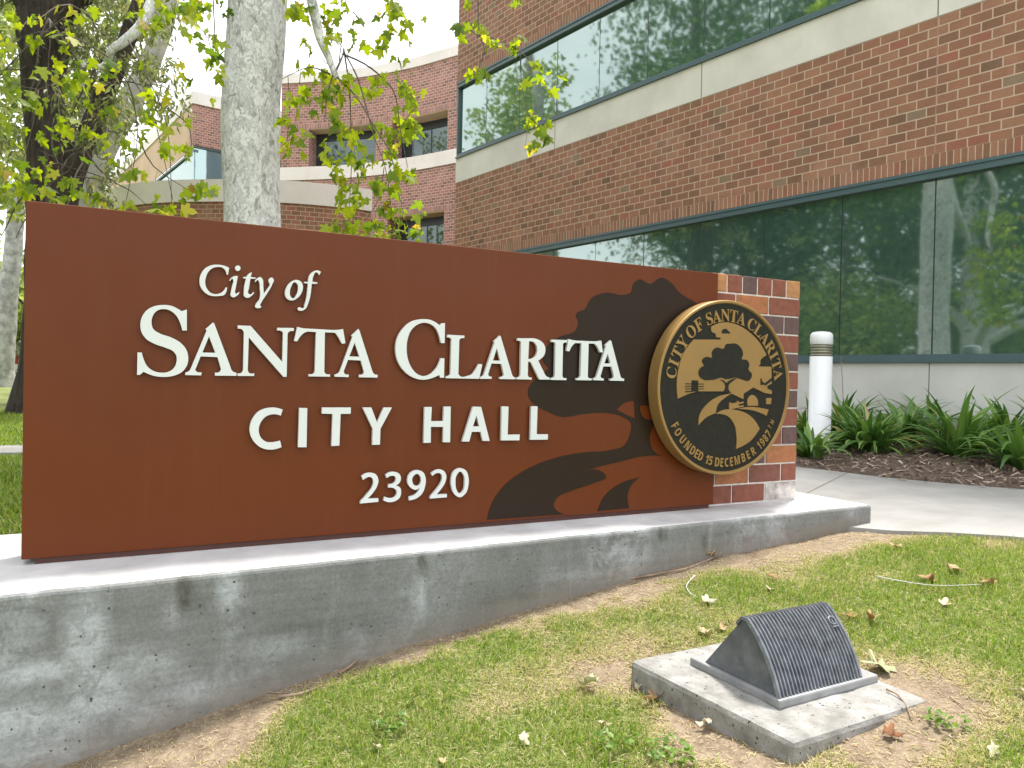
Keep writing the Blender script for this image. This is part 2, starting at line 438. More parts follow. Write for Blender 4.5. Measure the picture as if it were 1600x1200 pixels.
M['strap'] = mat_leaf('strap leaf', [(0, (0.05, 0.12, 0.028)), (0.5, (0.11, 0.215, 0.045)), (0.9, (0.19, 0.30, 0.065)), (0.96, (0.30, 0.29, 0.07)), (1, (0.34, 0.30, 0.14))], 0.25, 0.38)
M['grass'] = mat_leaf('turf blade', [(0, (0.095, 0.17, 0.02)), (0.3, (0.165, 0.245, 0.034)), (0.5, (0.245, 0.295, 0.065)), (0.66, (0.37, 0.35, 0.15)), (1.0, (0.50, 0.42, 0.26))], 0.4, 0.55)
M['weed'] = mat_leaf('weed leaf', [(0, (0.07, 0.15, 0.015)), (1, (0.15, 0.24, 0.03))], 0.35)
M['dry_leaf'] = mat_leaf('dry leaf', [(0, (0.20, 0.075, 0.03)), (0.3, (0.34, 0.20, 0.09)), (0.6, (0.46, 0.35, 0.20)), (0.85, (0.56, 0.50, 0.37)), (1, (0.33, 0.36, 0.2))], 0.25, 0.8)
M['chip'] = mat_leaf('bark chip', [(0, (0.08, 0.055, 0.042)), (0.35, (0.20, 0.14, 0.105)), (0.65, (0.36, 0.275, 0.215)), (1, (0.6, 0.5, 0.41))], 0.0, 0.9)
M['van'] = mat_paint('white van paint', (0.72, 0.72, 0.72), 0.3, 0.02)
M['red_lens'] = mat('red lamp lens', (0.45, 0.02, 0.025), 0.3)
M['rubber'] = mat('black rubber', (0.02, 0.02, 0.02), 0.8)
M['spire'] = mat_mottled('slate red spire', (0.10, 0.055, 0.055), (0.15, 0.085, 0.08), 2, 0.7, 0)

def add_pits(m, scale, rad, keep, col=(0.07, 0.068, 0.06)):
    v = objvec(m); old = bsdf(m).inputs['Base Color'].links[0].from_socket
    wv = N(m, 'ShaderNodeTexNoise'); wv.inputs['Scale'].default_value = scale * 1.4; L(m, v, wv.inputs['Vector'])
    wa = N(m, 'ShaderNodeVectorMath', operation='MULTIPLY_ADD'); L(m, wv.outputs['Color'], wa.inputs[0]); wa.inputs[1].default_value = (0.6 / scale,) * 3; L(m, v, wa.inputs[2])
    vo = N(m, 'ShaderNodeTexVoronoi'); vo.inputs['Scale'].default_value = scale; L(m, wa.outputs['Vector'], vo.inputs['Vector'])
    rnd = N(m, 'ShaderNodeSeparateColor'); L(m, vo.outputs['Color'], rnd.inputs['Color'])
    ma = N(m, 'ShaderNodeMath', operation='MULTIPLY'); L(m, rnd.outputs['Red'], ma.inputs[0]); ma.inputs[1].default_value = rad
    lt = N(m, 'ShaderNodeMath', operation='LESS_THAN'); L(m, vo.outputs['Distance'], lt.inputs[0]); L(m, ma.outputs[0], lt.inputs[1])
    gt = N(m, 'ShaderNodeMath', operation='GREATER_THAN'); L(m, rnd.outputs['Green'], gt.inputs[0]); gt.inputs[1].default_value = keep
    p_ = N(m, 'ShaderNodeMath', operation='MULTIPLY'); L(m, lt.outputs[0], p_.inputs[0]); L(m, gt.outputs[0], p_.inputs[1])
    L(m, mix(m, p_.outputs[0], old, col), bsdf(m).inputs['Base Color'])
def add_stain(m, scale, lo, hi, amount, col):
    old = bsdf(m).inputs['Base Color'].links[0].from_socket
    k = ramp(m, noise(m, scale, 9, 0.72, objvec(m), 0.4), [(lo, (0, 0, 0)), (hi, (amount,) * 3)])
    L(m, mix(m, k, old, col), bsdf(m).inputs['Base Color'])
add_pits(M['pad'], 70, 0.36, 0.70); add_pits(M['pad'], 160, 0.4, 0.72, (0.13, 0.12, 0.11))
add_stain(M['pad'], 4, 0.5, 0.75, 0.5, (0.16, 0.145, 0.12))
add_stain(M['walk'], 1.3, 0.5, 0.8, 0.5, (0.19, 0.18, 0.165)); add_stain(M['walk'], 60, 0.6, 0.75, 0.35, (0.15, 0.14, 0.13))
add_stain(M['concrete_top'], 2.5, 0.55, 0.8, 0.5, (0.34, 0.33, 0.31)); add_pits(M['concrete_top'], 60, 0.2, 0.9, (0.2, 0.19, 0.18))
add_stain(M['band'], 0.8, 0.5, 0.8, 0.4, (0.42, 0.40, 0.355)); add_stain(M['base_wall'], 1.1, 0.5, 0.8, 0.4, (0.40, 0.39, 0.36))
add_stain(M['bollard'], 9, 0.58, 0.8, 0.35, (0.55, 0.53, 0.48))
add_stain(M['fixture'], 26, 0.55, 0.75, 0.6, (0.25, 0.25, 0.255)); add_stain(M['rib'], 34, 0.58, 0.75, 0.6, (0.34, 0.35, 0.37))
# ------------------------------------------------------------------ terrain height (thin plate spline through surveyed points)
_pts = np.array([(-1.33, 2.29, -1.20), (-0.53, 2.73, -1.04), (0.15, 3.09, -0.945), (0.89, 3.48, -0.855), (1.93, 4.06, -0.79),
                 (0.41, 2.51, -1.02), (0.745, 1.93, -0.99), (1.30, 2.25, -0.932), (0, 0, -1.36), (2.4, 1.5, -0.93), (3.4, 2.8, -0.80),
                 (2.42, 3.56, -0.735), (-3, 0, -1.6), (0, -4, -1.75), (-3.2, 2.2, -1.25), (-3.4, 3.6, -0.85), (-4.2, 6.1, -0.70), (-1, 5.4, -0.71), (1.4, 5.3, -0.715),
                 (2.8, 5.4, -0.72), (2.9, 7.2, -0.62), (4.6, 6.4, -0.63), (5.5, 3, -0.74), (6, -2, -1.0), (-8, 12, -0.68), (0, 14, -0.65), (-12, 4, -0.75), (-9, -6, -1.7)])
def _tps_u(r2):
    return np.where(r2 > 1e-9, r2 * np.log(np.maximum(r2, 1e-9)), 0.0)
_n = len(_pts)
_A = np.zeros((_n + 3, _n + 3)); _d = ((_pts[:, None, :2] - _pts[None, :, :2]) ** 2).sum(-1)
_A[:_n, :_n] = _tps_u(_d) + np.eye(_n) * 0.02
_A[:_n, _n] = 1; _A[:_n, _n + 1:] = _pts[:, :2]; _A[_n, :_n] = 1; _A[_n + 1:, :_n] = _pts[:, :2].T
_W = np.linalg.solve(_A, np.concatenate([_pts[:, 2], [0, 0, 0]]))
def gz(x, y):
    x = np.asarray(x, float); y = np.asarray(y, float)
    sh = x.shape; x = x.ravel(); y = y.ravel()
    d = (x[:, None] - _pts[None, :, 0]) ** 2 + (y[:, None] - _pts[None, :, 1]) ** 2
    z = _tps_u(d) @ _W[:_n] + _W[_n] + _W[_n + 1] * x + _W[_n + 2] * y
    far = np.clip((np.hypot(x, y - 3) - 8) / 8, 0, 1); far = far * far * (3 - 2 * far)
    z = np.clip(z, -1.9, -0.60)
    z = z * (1 - far) + (-0.72) * far
    return z.reshape(sh)
def gz1(x, y): return float(gz(np.array([x]), np.array([y]))[0])
def on_ground(px, py):
    d = ray(px, py); lo, hi = 0.5, 200.0
    for _ in range(60):
        md = (lo + hi) / 2
        p = d * md
        if p.z > gz1(p.x, p.y): lo = md
        else: hi = md
    return d * lo

# ------------------------------------------------------------------ sign frame of reference
PL = Vector((-1.6298, 2.5399, -0.6473)); PR = Vector((1.059, 3.9556, -0.6473))
E1 = (PR - PL).normalized()
NN = Vector((E1.y, -E1.x, 0))
ZV = Vector((0, 0, 1))
def SG(s, n, z): return Vector((PL.x, PL.y, 0)) + E1 * s + NN * n + ZV * z     # along the sign, out of it, height
def sg_of(P): d = Vector((P.x - PL.x, P.y - PL.y, 0)); return d.dot(E1), d.dot(NN), P.z
PLEN = (PR - PL).length
PH = 1.2
ZT = -0.668                     # top of the plinth
FRONT_L, FRONT_R = SG(-1.1, 0.405, 0), SG(3.94, 0.25, 0)
# ------------------------------------------------------------------ ground
def smoothstep(a, b, x):
    t = np.clip((x - a) / (b - a), 0, 1); return t * t * (3 - 2 * t)
_perm = RNG.random((256, 256))
def vnoise(x, y):
    xi = np.floor(x).astype(int); yi = np.floor(y).astype(int); fx = x - xi; fy = y - yi
    fx = fx * fx * (3 - 2 * fx); fy = fy * fy * (3 - 2 * fy)
    g = lambda a, b: _perm[a % 256, b % 256]
    return (g(xi, yi) * (1 - fx) * (1 - fy) + g(xi + 1, yi) * fx * (1 - fy) + g(xi, yi + 1) * (1 - fx) * fy + g(xi + 1, yi + 1) * fx * fy)
def fbm(x, y, o=4):
    s = 0; a = 0.5
    for k in range(o):
        s = s + a * vnoise(x * 2 ** k + 17 * k, y * 2 ** k + 31 * k); a *= 0.5
    return s

PADC = [at_z(983, 1030, -0.93), at_z(1241, 1160, -0.93), at_z(1456, 1092, -0.93)]
PAD_C = (PADC[0] + PADC[2]) / 2
def foot_dist(x, y):
    d = (FRONT_R - FRONT_L).normalized(); n = Vector((d.y, -d.x, 0))
    s = (x - FRONT_L.x) * d.x + (y - FRONT_L.y) * d.y
    return (x - FRONT_L.x) * n.x + (y - FRONT_L.y) * n.y, s
def blob(x, y, px, py, r):
    p = on_ground(px, py); return np.exp(-((x - p.x) ** 2 + (y - p.y) ** 2) / (r * r))
def dryness(x, y):
    """0 = lush turf, 1 = bare earth; where the lawn is worn"""
    fd, s = foot_dist(x, y)
    n = fbm(x * 3.1, y * 3.1); n2 = fbm(x * 9 + 5, y * 9)
    d = 0.27 + 0.55 * (n - 0.47) + 0.5 * (n2 - 0.47)
    d = d + 0.8 * (1 - smoothstep(0.015, 0.10 + 0.3 * np.clip(n2 - 0.3, 0, 1), fd)) * (fd > -0.05)
    d = d + 0.5 * (1 - smoothstep(0.1, 0.42, fd)) * smoothstep(3.0, 3.8, s) * (fd > -0.05)
    for px, py, r, w in ((735, 1115, 0.14, 0.65), (960, 1060, 0.16, 0.75), (1000, 1010, 0.1, 0.5), (1480, 1110, 0.2, 0.95), (1390, 1160, 0.22, 0.9), (1400, 1050, 0.15, 0.8),
                         (1090, 1160, 0.13, 0.85), (1180, 1190, 0.12, 0.8), (1060, 1110, 0.10, 0.8), (1180, 830, 0.16, 0.45), (1400, 830, 0.2, 0.8), (1560, 850, 0.1, 0.5), (1290, 850, 0.2, 0.6), (430, 1090, 0.14, 0.4), (1220, 900, 0.12, 0.4), (1380, 900, 0.15, 0.35),
                         (330, 1170, 0.13, 0.6), (200, 1195, 0.22, 1.2), (290, 1185, 0.14, 0.9), (380, 1130, 0.10, 0.6), (1000, 930, 0.1, 0.3), (880, 950, 0.1, 0.25)):
        d = d + 0.72 * w * blob(x, y, px, py, r)
    for px, py, r, w in ((560, 1150, 0.2, 0.75), (700, 1180, 0.2, 0.45), (830, 1170, 0.18, 0.35), (1120, 920, 0.16, 0.45), (1560, 1000, 0.14, 0.2), (1400, 990, 0.08, 0.5), (780, 1010, 0.12, 0.25), (1480, 870, 0.25, 0.3), (900, 1150, 0.12, 0.3), (680, 1080, 0.14, 0.3),
                         (1520, 930, 0.3, 0.25), (1560, 1170, 0.14, 0.35)):
        d = d - w * blob(x, y, px, py, r)
    return np.clip(d, 0, 1)

def grid_mesh(name, xs, ys, zf):
    X, Y = np.meshgrid(xs, ys); Z = zf(X, Y)
    V = np.stack([X, Y, Z], -1).reshape(-1, 3); nx, ny = len(xs), len(ys)
    i = np.arange(nx * ny).reshape(ny, nx)
    Fq = np.stack([i[:-1, :-1], i[:-1, 1:], i[1:, 1:], i[1:, :-1]], -1).reshape(-1, 4)
    return raw_mesh(name, V, Fq)
def raw_mesh(name, V, Fq, rnd=None, attr='rnd', smooth=True):
    me = bpy.data.meshes.new(name)
    V = np.ascontiguousarray(V, np.float32); Fq = np.ascontiguousarray(Fq, np.int32)
    k = Fq.shape[1]
    me.vertices.add(len(V)); me.vertices.foreach_set('co', V.ravel())
    me.loops.add(Fq.size); me.loops.foreach_set('vertex_index', Fq.ravel())
    me.polygons.add(len(Fq)); me.polygons.foreach_set('loop_start', np.arange(0, Fq.size, k, dtype=np.int32))
    me.polygons.foreach_set('use_smooth', np.full(len(Fq), smooth))
    me.update(calc_edges=True)
    if rnd is not None:
        a = me.attributes.new(attr, 'FLOAT', 'POINT'); a.data.foreach_set('value', np.ascontiguousarray(rnd, np.float32))
    return me

xs = np.concatenate([[-400, -200, -100, -60, -40, -28, -20, -15, -12, -10, -8, -7], np.arange(-6, -1.9, 0.25), np.arange(-1.7, 4.6, 0.04), np.arange(4.7, 7, 0.2), [8, 10, 14, 20, 40, 100, 200, 400]])
ys = np.concatenate([[-400, -200, -100, -60, -30, -20, -12, -8, -6, -4, -3, -2, -1, -0.5, 0, 0.4, 0.8], np.arange(1.1, 4.6, 0.04), np.arange(4.7, 9, 0.2), [9.5, 10, 11, 12, 14, 17, 20, 26, 34, 45, 60, 100, 200, 400, 800]])
def ground_z(X, Y):
    z = gz(X, Y)
    near = (X > -1.8) & (X < 4.6) & (Y > 1.0) & (Y < 4.6)
    dd = np.where(near, dryness(X.ravel(), Y.ravel()).reshape(X.shape), 0.3)
    bumpy = 0.02 * (fbm(X * 6, Y * 6) - 0.5) + 0.012 * (fbm(X * 22, Y * 22, 2) - 0.4)
    return z + np.where(near, bumpy, 0) - 0.0 * dd
gm = grid_mesh('ground', xs, ys, ground_z)
_v = np.empty(len(gm.vertices) * 3, np.float32); gm.vertices.foreach_get('co', _v); _v = _v.reshape(-1, 3)
_dr = np.where((_v[:, 0] > -1.9) & (_v[:, 0] < 4.7) & (_v[:, 1] > 0.9) & (_v[:, 1] < 4.7), dryness(_v[:, 0], _v[:, 1]), 0.15)
ga = gm.attributes.new('dry', 'FLOAT', 'POINT'); ga.data.foreach_set('value', _dr.astype(np.float32))
mg = mat('lawn earth', (0.2, 0.15, 0.1), 0.95)
_o = objvec(mg)
ear = ramp(mg, noise(mg, 22, 8, 0.7, _o), [(0.3, (0.12, 0.085, 0.055)), (0.5, (0.215, 0.16, 0.105)), (0.68, (0.32, 0.25, 0.175))])
ear = mix(mg, ramp(mg, noise(mg, 130, 4, 0.7, _o), [(0.55, (0, 0, 0)), (0.62, (1, 1, 1))]), ear, (0.36, 0.29, 0.20))
grn = ramp(mg, noise(mg, 30, 6, 0.7, _o), [(0.35, (0.10, 0.135, 0.03)), (0.55, (0.165, 0.195, 0.05)), (0.7, (0.27, 0.25, 0.11))])
_ga = N(mg, 'ShaderNodeAttribute', attribute_name='dry')
L(mg, mix(mg, ramp(mg, _ga.outputs['Fac'], [(0.2, (0, 0, 0)), (0.62, (1, 1, 1))]), grn, ear), bsdf(mg).inputs['Base Color'])
bump(mg, noise(mg, 70, 6, 0.7, _o), 0.7, 0.02)
gm.materials.append(mg)
ground = link(bpy.data.objects.new('ground', gm)); tag(ground, kind='structure')

# paved walk behind the sign (a sheet just above the lawn) and the narrow path across the left lawn
WD = (at_z(1600, 772, -0.72) - at_z(1250, 740, -0.72)); WD.z = 0; WD.normalize()     # along the walk, to the right and nearer
WN = Vector((WD.y, -WD.x, 0))                                                         # towards the camera
W0 = at_z(1250, 740, -0.72); W0.z = 0
def strip_mesh(name, P0, D, Nn, length0, length1, width, lift, matl, step=0.25, wob=0.0):
    n = int((length1 - length0) / step); V = []; Fq = []
    for i in range(n + 1):
        for j in range(5):
            t = j / 4
            p = P0 + D * (length0 + step * i) + Nn * (width * t)
            if wob and j in (0, 4): p = p + Nn * wob * (mnoise.noise(p * 3) )
            V.append((p.x, p.y, gz1(p.x, p.y) + lift))
    for i in range(n):
        for j in range(4):
            a = i * 5 + j; Fq.append((a, a + 1, a + 6, a + 5))
    # edge skirts, so that the slab has a thickness
    mb = MB().add(V, [f[::-1] for f in Fq])
    k = len(V)
    for side in (0, 4):
        for i in range(n):
            a = i * 5 + side; b = a + 5
            va, vb = V[a], V[b]
            mb.add([va, vb, (vb[0], vb[1], vb[2] - 0.12), (va[0], va[1], va[2] - 0.12)], [(0, 1, 2, 3)])
    o = mb.build(name, matl); tag(o, kind='structure'); return o
walk_w = (at_z(1357, 812, -0.72) - W0).dot(WN)
strip_mesh('walkway', W0, WD, WN, -9, 5.5, walk_w, 0.022, M['walk'], wob=0.03)
jm = MB()
for t in (0.35, 2.2, -1.5, 4.0):
    a = W0 + WD * t; b = a + WN * walk_w
    for i in range(8):
        p, q2 = a.lerp(b, i / 8), a.lerp(b, (i + 1) / 8)
        for pp in (p, q2): pp.z = gz1(pp.x, pp.y) + 0.0235
        jm.add([p - WD * 0.005, q2 - WD * 0.005, q2 + WD * 0.005, p + WD * 0.005], [(0, 1, 2, 3)])
j = jm.build('walkway_joint', M['joint']); tag(j, kind='structure')
strip_mesh('path', Vector((-14, 5.75, 0)), Vector((1, 0.02, 0)).normalized(), Vector((0.02, -1, 0)).normalized() * -1, 0, 13.5, 0.62, 0.02, M['walk'])

# mulch bed between the walk and the building
mul = mat('mulch bed', (0.08, 0.055, 0.04), 0.95)
_o = objvec(mul)
L(mul, ramp(mul, noise(mul, 40, 7, 0.75, _o), [(0.3, (0.04, 0.028, 0.021)), (0.5, (0.13, 0.09, 0.068)), (0.7, (0.28, 0.21, 0.165))]), bsdf(mul).inputs['Base Color'])
bump(mul, noise(mul, 50, 6, 0.7, _o), 1.0, 0.03)

TH, DW = 0.9194, 8.2701
NW = Vector((-math.sin(TH), -math.cos(TH), 0)); EW = Vector((math.cos(TH), -math.sin(TH), 0))
def WL(s, d, z): return NW * (-DW) + EW * s + NW * d + ZV * z    # on the straight facade: along, out, height
bedw = (W0 - WL(0, 0, 0)).dot(NW)
V = []; Fq = []
ns, nd = 120, 14
for i in range(ns + 1):
    s = -14 + 18.5 * i / ns
    Pw = WL(s, 0, 0)
    # out to the far edge of the walk
    t = (Pw - W0).dot(WN); out = -t / NW.dot(WN)
    for k in range(nd + 1):
        p = Pw + NW * (out * k / nd)
        zz = gz1(p.x, p.y) + 0.03 + 0.03 * math.sin(math.pi * k / nd) + 0.03 * mnoise.noise(p * 4) * (0 if k in (0, nd) else 1)
        if k == nd: zz = gz1(p.x, p.y) + 0.0
        V.append((p.x, p.y, zz))
for i in range(ns):
    for k in range(nd):
        a = i * (nd + 1) + k; Fq.append((a, a + nd + 1, a + nd + 2, a + 1))
bed = MB().add(V, Fq, smooth=True).build('mulch_bed', mul); tag(bed, kind='structure'); fix_normals(bed)
def bed_z(x, y): return gz1(x, y) + 0.055

# ------------------------------------------------------------------ scattering many small faces into one mesh
def scatter(name, tmpl_v, tmpl_f, loc, rot, scl, rnd, matl, parent=None):
    """tmpl_v (k,3), loc (n,3), rot (n,3,3), scl (n,) or (n,3)"""
    k = len(tmpl_v); n = len(loc)
    tv = np.asarray(tmpl_v, float)[None] * (np.asarray(scl).reshape(n, 1, -1))
    V = np.einsum('nij,nkj->nki', rot, tv) + np.asarray(loc)[:, None, :]
    tf = np.asarray(tmpl_f)
    Fq = (tf[None] + (np.arange(n) * k)[:, None, None]).reshape(-1, tf.shape[1])
    off = base_of(parent) if parent is not None else Vector((0, 0, 0))
    me = raw_mesh(name, V.reshape(-1, 3) - np.array(off[:]), Fq, np.repeat(rnd, k), smooth=False)
    me.materials.append(matl)
    o = bpy.data.objects.new(name, me)
    return link(o, parent)
def rot_euler(a, b, c):
    ca, sa, cb, sb, cc, sc_ = np.cos(a), np.sin(a), np.cos(b), np.sin(b), np.cos(c), np.sin(c)
    R = np.empty((len(a), 3, 3))
    R[:, 0, 0] = cc * cb; R[:, 0, 1] = cc * sb * sa - sc_ * ca; R[:, 0, 2] = cc * sb * ca + sc_ * sa
    R[:, 1, 0] = sc_ * cb; R[:, 1, 1] = sc_ * sb * sa + cc * ca; R[:, 1, 2] = sc_ * sb * ca - cc * sa
    R[:, 2, 0] = -sb; R[:, 2, 1] = cb * sa; R[:, 2, 2] = cb * ca
    return R
# a five-lobed sycamore leaf, stem at the origin, growing along +y, unit length
_half = [(0.0, 0.0), (0.16, -0.04), (0.40, -0.02), (0.26, 0.14), (0.52, 0.30), (0.50, 0.46), (0.26, 0.42), (0.20, 0.52), (0.22, 0.70), (0.0, 1.0)]
_lv = []; _lf = []
_mid = [(0, 0.0), (0, 0.05), (0, 0.12), (0, 0.2), (0, 0.34), (0, 0.44), (0, 0.5), (0, 0.6), (0, 0.75), (0, 1.0)]
for (x, y), (mx, my) in zip(_half, _mid):
    _lv += [(x, y, -0.30 * x * x - 0.10 * y * y + 0.10 * x), (0, my, -0.10 * my * my), (-x, y, -0.30 * x * x - 0.10 * y * y + 0.10 * x)]
for i in range(len(_half) - 1):
    a = i * 3; b = a + 3
    _lf += [(a, b, b + 1, a + 1), (a + 1, b + 1, b + 2, a + 2)]
LEAF_V, LEAF_F = np.array(_lv), np.array(_lf)
SMALL_V = np.array([(0, 0, 0), (0.16, 0.4, 0.03), (0, 1.0, -0.08), (-0.16, 0.4, 0.03)]); SMALL_F = np.array([(0, 1, 2, 3)])
CLUMP_V = np.array([(0, 0, 0), (0.34, 0.35, 0.08), (0.1, 0.95, -0.05), (-0.36, 0.5, 0.02)]); CLUMP_F = SMALL_F

# ------------------------------------------------------------------ sign plinth
pl_c = (FRONT_L + FRONT_R) / 2
n_s = 170
mbp = MB()
V = []; Fq = []; foot = []
BACK_N = -0.60
def plinth_sec(t):
    a = FRONT_L.lerp(FRONT_R, t)
    b = SG(-1.1, BACK_N, 0).lerp(SG(3.94, BACK_N + 0.02, 0), t)
    return a, b
bloom = []; damp = []
def front_pt(px, py):
    a = FRONT_L.copy(); d = (FRONT_R - FRONT_L).normalized(); n = Vector((d.y, -d.x, 0)); q = at_plane(px, py, a, n); return (q - a).dot(d), q.z
# lime bloom and damp marks on the face: photo point, half width, half height, strength
BLOOM = [(front_pt(x, y), w, h, k) for x, y, w, h, k in ((135, 1000, .05, .12, 1), (150, 1080, .09, .10, .8), (60, 1050, .12, .035, .8), (35, 1130, .10, .07, .9), (110, 1130, .10, .05, .6), (220, 1040, .10, .06, .5), (360, 925, .035, .06, .9), (300, 1080, .10, .05, .5), (230, 1120, .1, .05, .5),
    (440, 1010, .10, .05, .35), (655, 930, .02, .10, .7), (270, 960, .04, .05, .3), (60, 1190, .15, .06, .7), (1170, 830, .05, .02, .7), (1330, 800, .05, .03, .5), (900, 900, .12, .03, .25))]
DAMP = [(front_pt(x, y), w, h, k) for x, y, w, h, k in ((290, 925, .018, .07, .9), (308, 945, .014, .03, .9), (660, 880, .014, .035, 1), (785, 868, .012, .03, .8), (1035, 835, .02, .03, .9), (1228, 812, .02, .012, .8), (500, 980, .25, .06, .25), (820, 930, .3, .03, .25), (1100, 850, .015, .05, .5))]
def stain(p, z, marks):
    d = (FRONT_R - FRONT_L).normalized(); s = (Vector((p.x, p.y, 0)) - FRONT_L).dot(d); v = 0
    for (sc_, zc_), w, h, k in marks: v = max(v, k * math.exp(-((s - sc_) / w) ** 2 - ((z - zc_) / h) ** 2))
    return v
heights = [0.0] + [0.03 * k for k in range(1, 20)] + [0.64, 0.72]
for i in range(n_s + 1):
    a, b = plinth_sec(i / n_s)
    g = gz1(a.x, a.y)
    chip = 0.004 * mnoise.noise(a * 9) + 0.003 * mnoise.noise(a * 31)
    d = (a - b).normalized()
    ring = []
    ring.append((b, ZT - 0.8)); ring.append((b, ZT - 0.01)); ring.append((b + d * 0.01, ZT))
    ring.append((b.lerp(a, 0.5), ZT)); ring.append((a - d * (0.012 + abs(chip)), ZT + 0.4 * chip)); ring.append((a - d * 0.003, ZT - 0.006 + 0.4 * chip)); ring.append((a, ZT - 0.014 + 0.4 * chip))
    for h in heights[1:]:
        ring.append((a + d * 0.002 * mnoise.noise(Vector((a.x * 3, a.y * 3, h * 3))), ZT - 0.014 - h))
    for p, z in ring:
        V.append((p.x, p.y, z)); bloom.append(stain(p, z, BLOOM)); damp.append(stain(p, z, DAMP)); foot.append(max(0.0, 1 - max(0, z - g) / 0.10) if z < ZT - 0.013 else 0)
R_ = 7 + len(heights) - 1
for i in range(n_s):
    for k in range(R_ - 1):
        a = i * R_ + k; Fq.append((a, a + 1, a + R_ + 1, a + R_))
Fq.append(tuple(range(R_))[::-1]); Fq.append(tuple(range(n_s * R_, (n_s + 1) * R_)))
mbp.add(V, Fq)
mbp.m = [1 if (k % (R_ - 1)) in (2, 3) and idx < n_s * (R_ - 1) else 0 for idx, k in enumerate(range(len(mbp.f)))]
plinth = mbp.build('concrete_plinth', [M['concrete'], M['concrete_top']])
fa = plinth.data.attributes.new('foot', 'FLOAT', 'POINT'); fa.data.foreach_set('value', np.array(foot, np.float32))
for nm_, ar_ in (('bloom', bloom), ('damp', damp)):
    q_ = plinth.data.attributes.new(nm_, 'FLOAT', 'POINT'); q_.data.foreach_set('value', np.array(ar_, np.float32))
fix_normals(plinth)
set_origin(plinth, (pl_c.x, pl_c.y, -1.0))
tag(plinth, 'long stained concrete plinth under the brown sign, set in the sloping lawn', 'plinth')

# ------------------------------------------------------------------ sign: panel, rail, letters, oak emblem
sign = empty('monument_sign', SG(PLEN / 2, -0.09, ZT), 'long rust brown sign reading City of Santa Clarita City Hall 23920', 'sign')
pm = MB()
pm.box(SG(0, 0, PL.z), E1 * PLEN, -NN * 0.18, ZV * PH, bevel=0.003)
fix_normals(pm.build('panel', M['panel'], sign))
km = MB(); km.box(SG(0.04, -0.012, ZT), E1 * (PLEN - 0.06), -NN * 0.15, ZV * (PL.z - ZT + 0.002))
fix_normals(km.build('base_rail', M['kick'], sign))

def parse(txt, ox, oy, sc, plane_n, P0=None, nrm=None):
    """outline in enlarged photo coordinates -> list of (point on plane, is_corner)"""
    out = []
    for t in txt.split():
        c = t.endswith('c'); t = t.rstrip('c')
        x, y = t.split(',')
        px, py = ox + float(x) / sc, oy + float(y) / sc
        out.append((px, py, c))
    return out
def smooth_closed(pts, sub=6):
    n = len(pts)
    res = []
    for i in range(n):
        p0, p1, p2, p3 = pts[(i - 1) % n], pts[i], pts[(i + 1) % n], pts[(i + 2) % n]
        a, b = np.array(p1[:2]), np.array(p2[:2])
        if p1[2] and p2[2]:
            res.append(a); continue
        ln = np.linalg.norm(b - a)
        def tang(pm_, p, pn, corner, outgoing):
            if corner: return None
            A, B, C = np.array(pm_[:2]), np.array(p[:2]), np.array(pn[:2])
            l1, l2 = np.linalg.norm(B - A) + 1e-9, np.linalg.norm(C - B) + 1e-9
            t = (B - A) / l1 * l2 + (C - B) / l2 * l1
            return t / (np.linalg.norm(t) + 1e-9)
        t1 = tang(p0, p1, p2, p1[2], True); t2 = tang(p1, p2, p3, p2[2], False)
        ch = (b - a) / (ln + 1e-9)
        if t1 is None: t1 = 2 * ch * np.dot(ch, t2) - t2 if t2 is not None else ch; t1 = (t1 + ch); t1 /= np.linalg.norm(t1)
        if t2 is None: t2 = 2 * ch * np.dot(ch, t1) - t1; t2 = (t2 + ch); t2 /= np.linalg.norm(t2)
        for k in range(sub):
            u = k / sub
            h = (2*u**3 - 3*u**2 + 1) * a + (u**3 - 2*u**2 + u) * ln * t1 + (-2*u**3 + 3*u**2) * b + (u**3 - u**2) * ln * t2
            res.append(h)
    return res
def to_plane2d(pts2, n_off):
    """photo points -> (s, z) on the plane at n_off in front of the sign"""
    P0 = SG(0, n_off, 0); out = []
    for x, y in pts2:
        s, n, z = sg_of(at_plane(x, y, P0, NN)); out.append((s, z))
    return out
def extrude(mb, loops, n0, n1, mi_face=0, mi_side=0, frame=SG):
    """loops: outline + holes as (s, z); a slab from n0 (back) to n1 (front)"""
    polys = [[Vector((a, b, 0)) for a, b in lp] for lp in loops]
    tris = tessellate_polygon(polys)
    flat = [p for lp in polys for p in lp]
    fv = [frame(p.x, n1, p.y) for p in flat]
    fs = []
    for t in tris:
        a, b, c = (flat[i] for i in t)
        if (b - a).cross(c - a).z < 0: t = (t[0], t[2], t[1])
        fs.append(tuple(t))
    mb.add(fv, fs, mi_face)
    mb.add([frame(p.x, n0, p.y) for p in flat], [f[::-1] for f in fs], mi_side)
    for lp in polys:
        n = len(lp)
        va = [frame(p.x, n0, p.y) for p in lp] + [frame(p.x, n1, p.y) for p in lp]
        area = sum(lp[i].x * lp[(i + 1) % n].y - lp[(i + 1) % n].x * lp[i].y for i in range(n))
        for i in range(n):
            j = (i + 1) % n
            f = (i, j, n + j, n + i)
            mb.add([va[q] for q in f], [(0, 1, 2, 3)], mi_side)
    return mb
LN0, LN1 = 0.010, 0.024          # letters stand off the panel
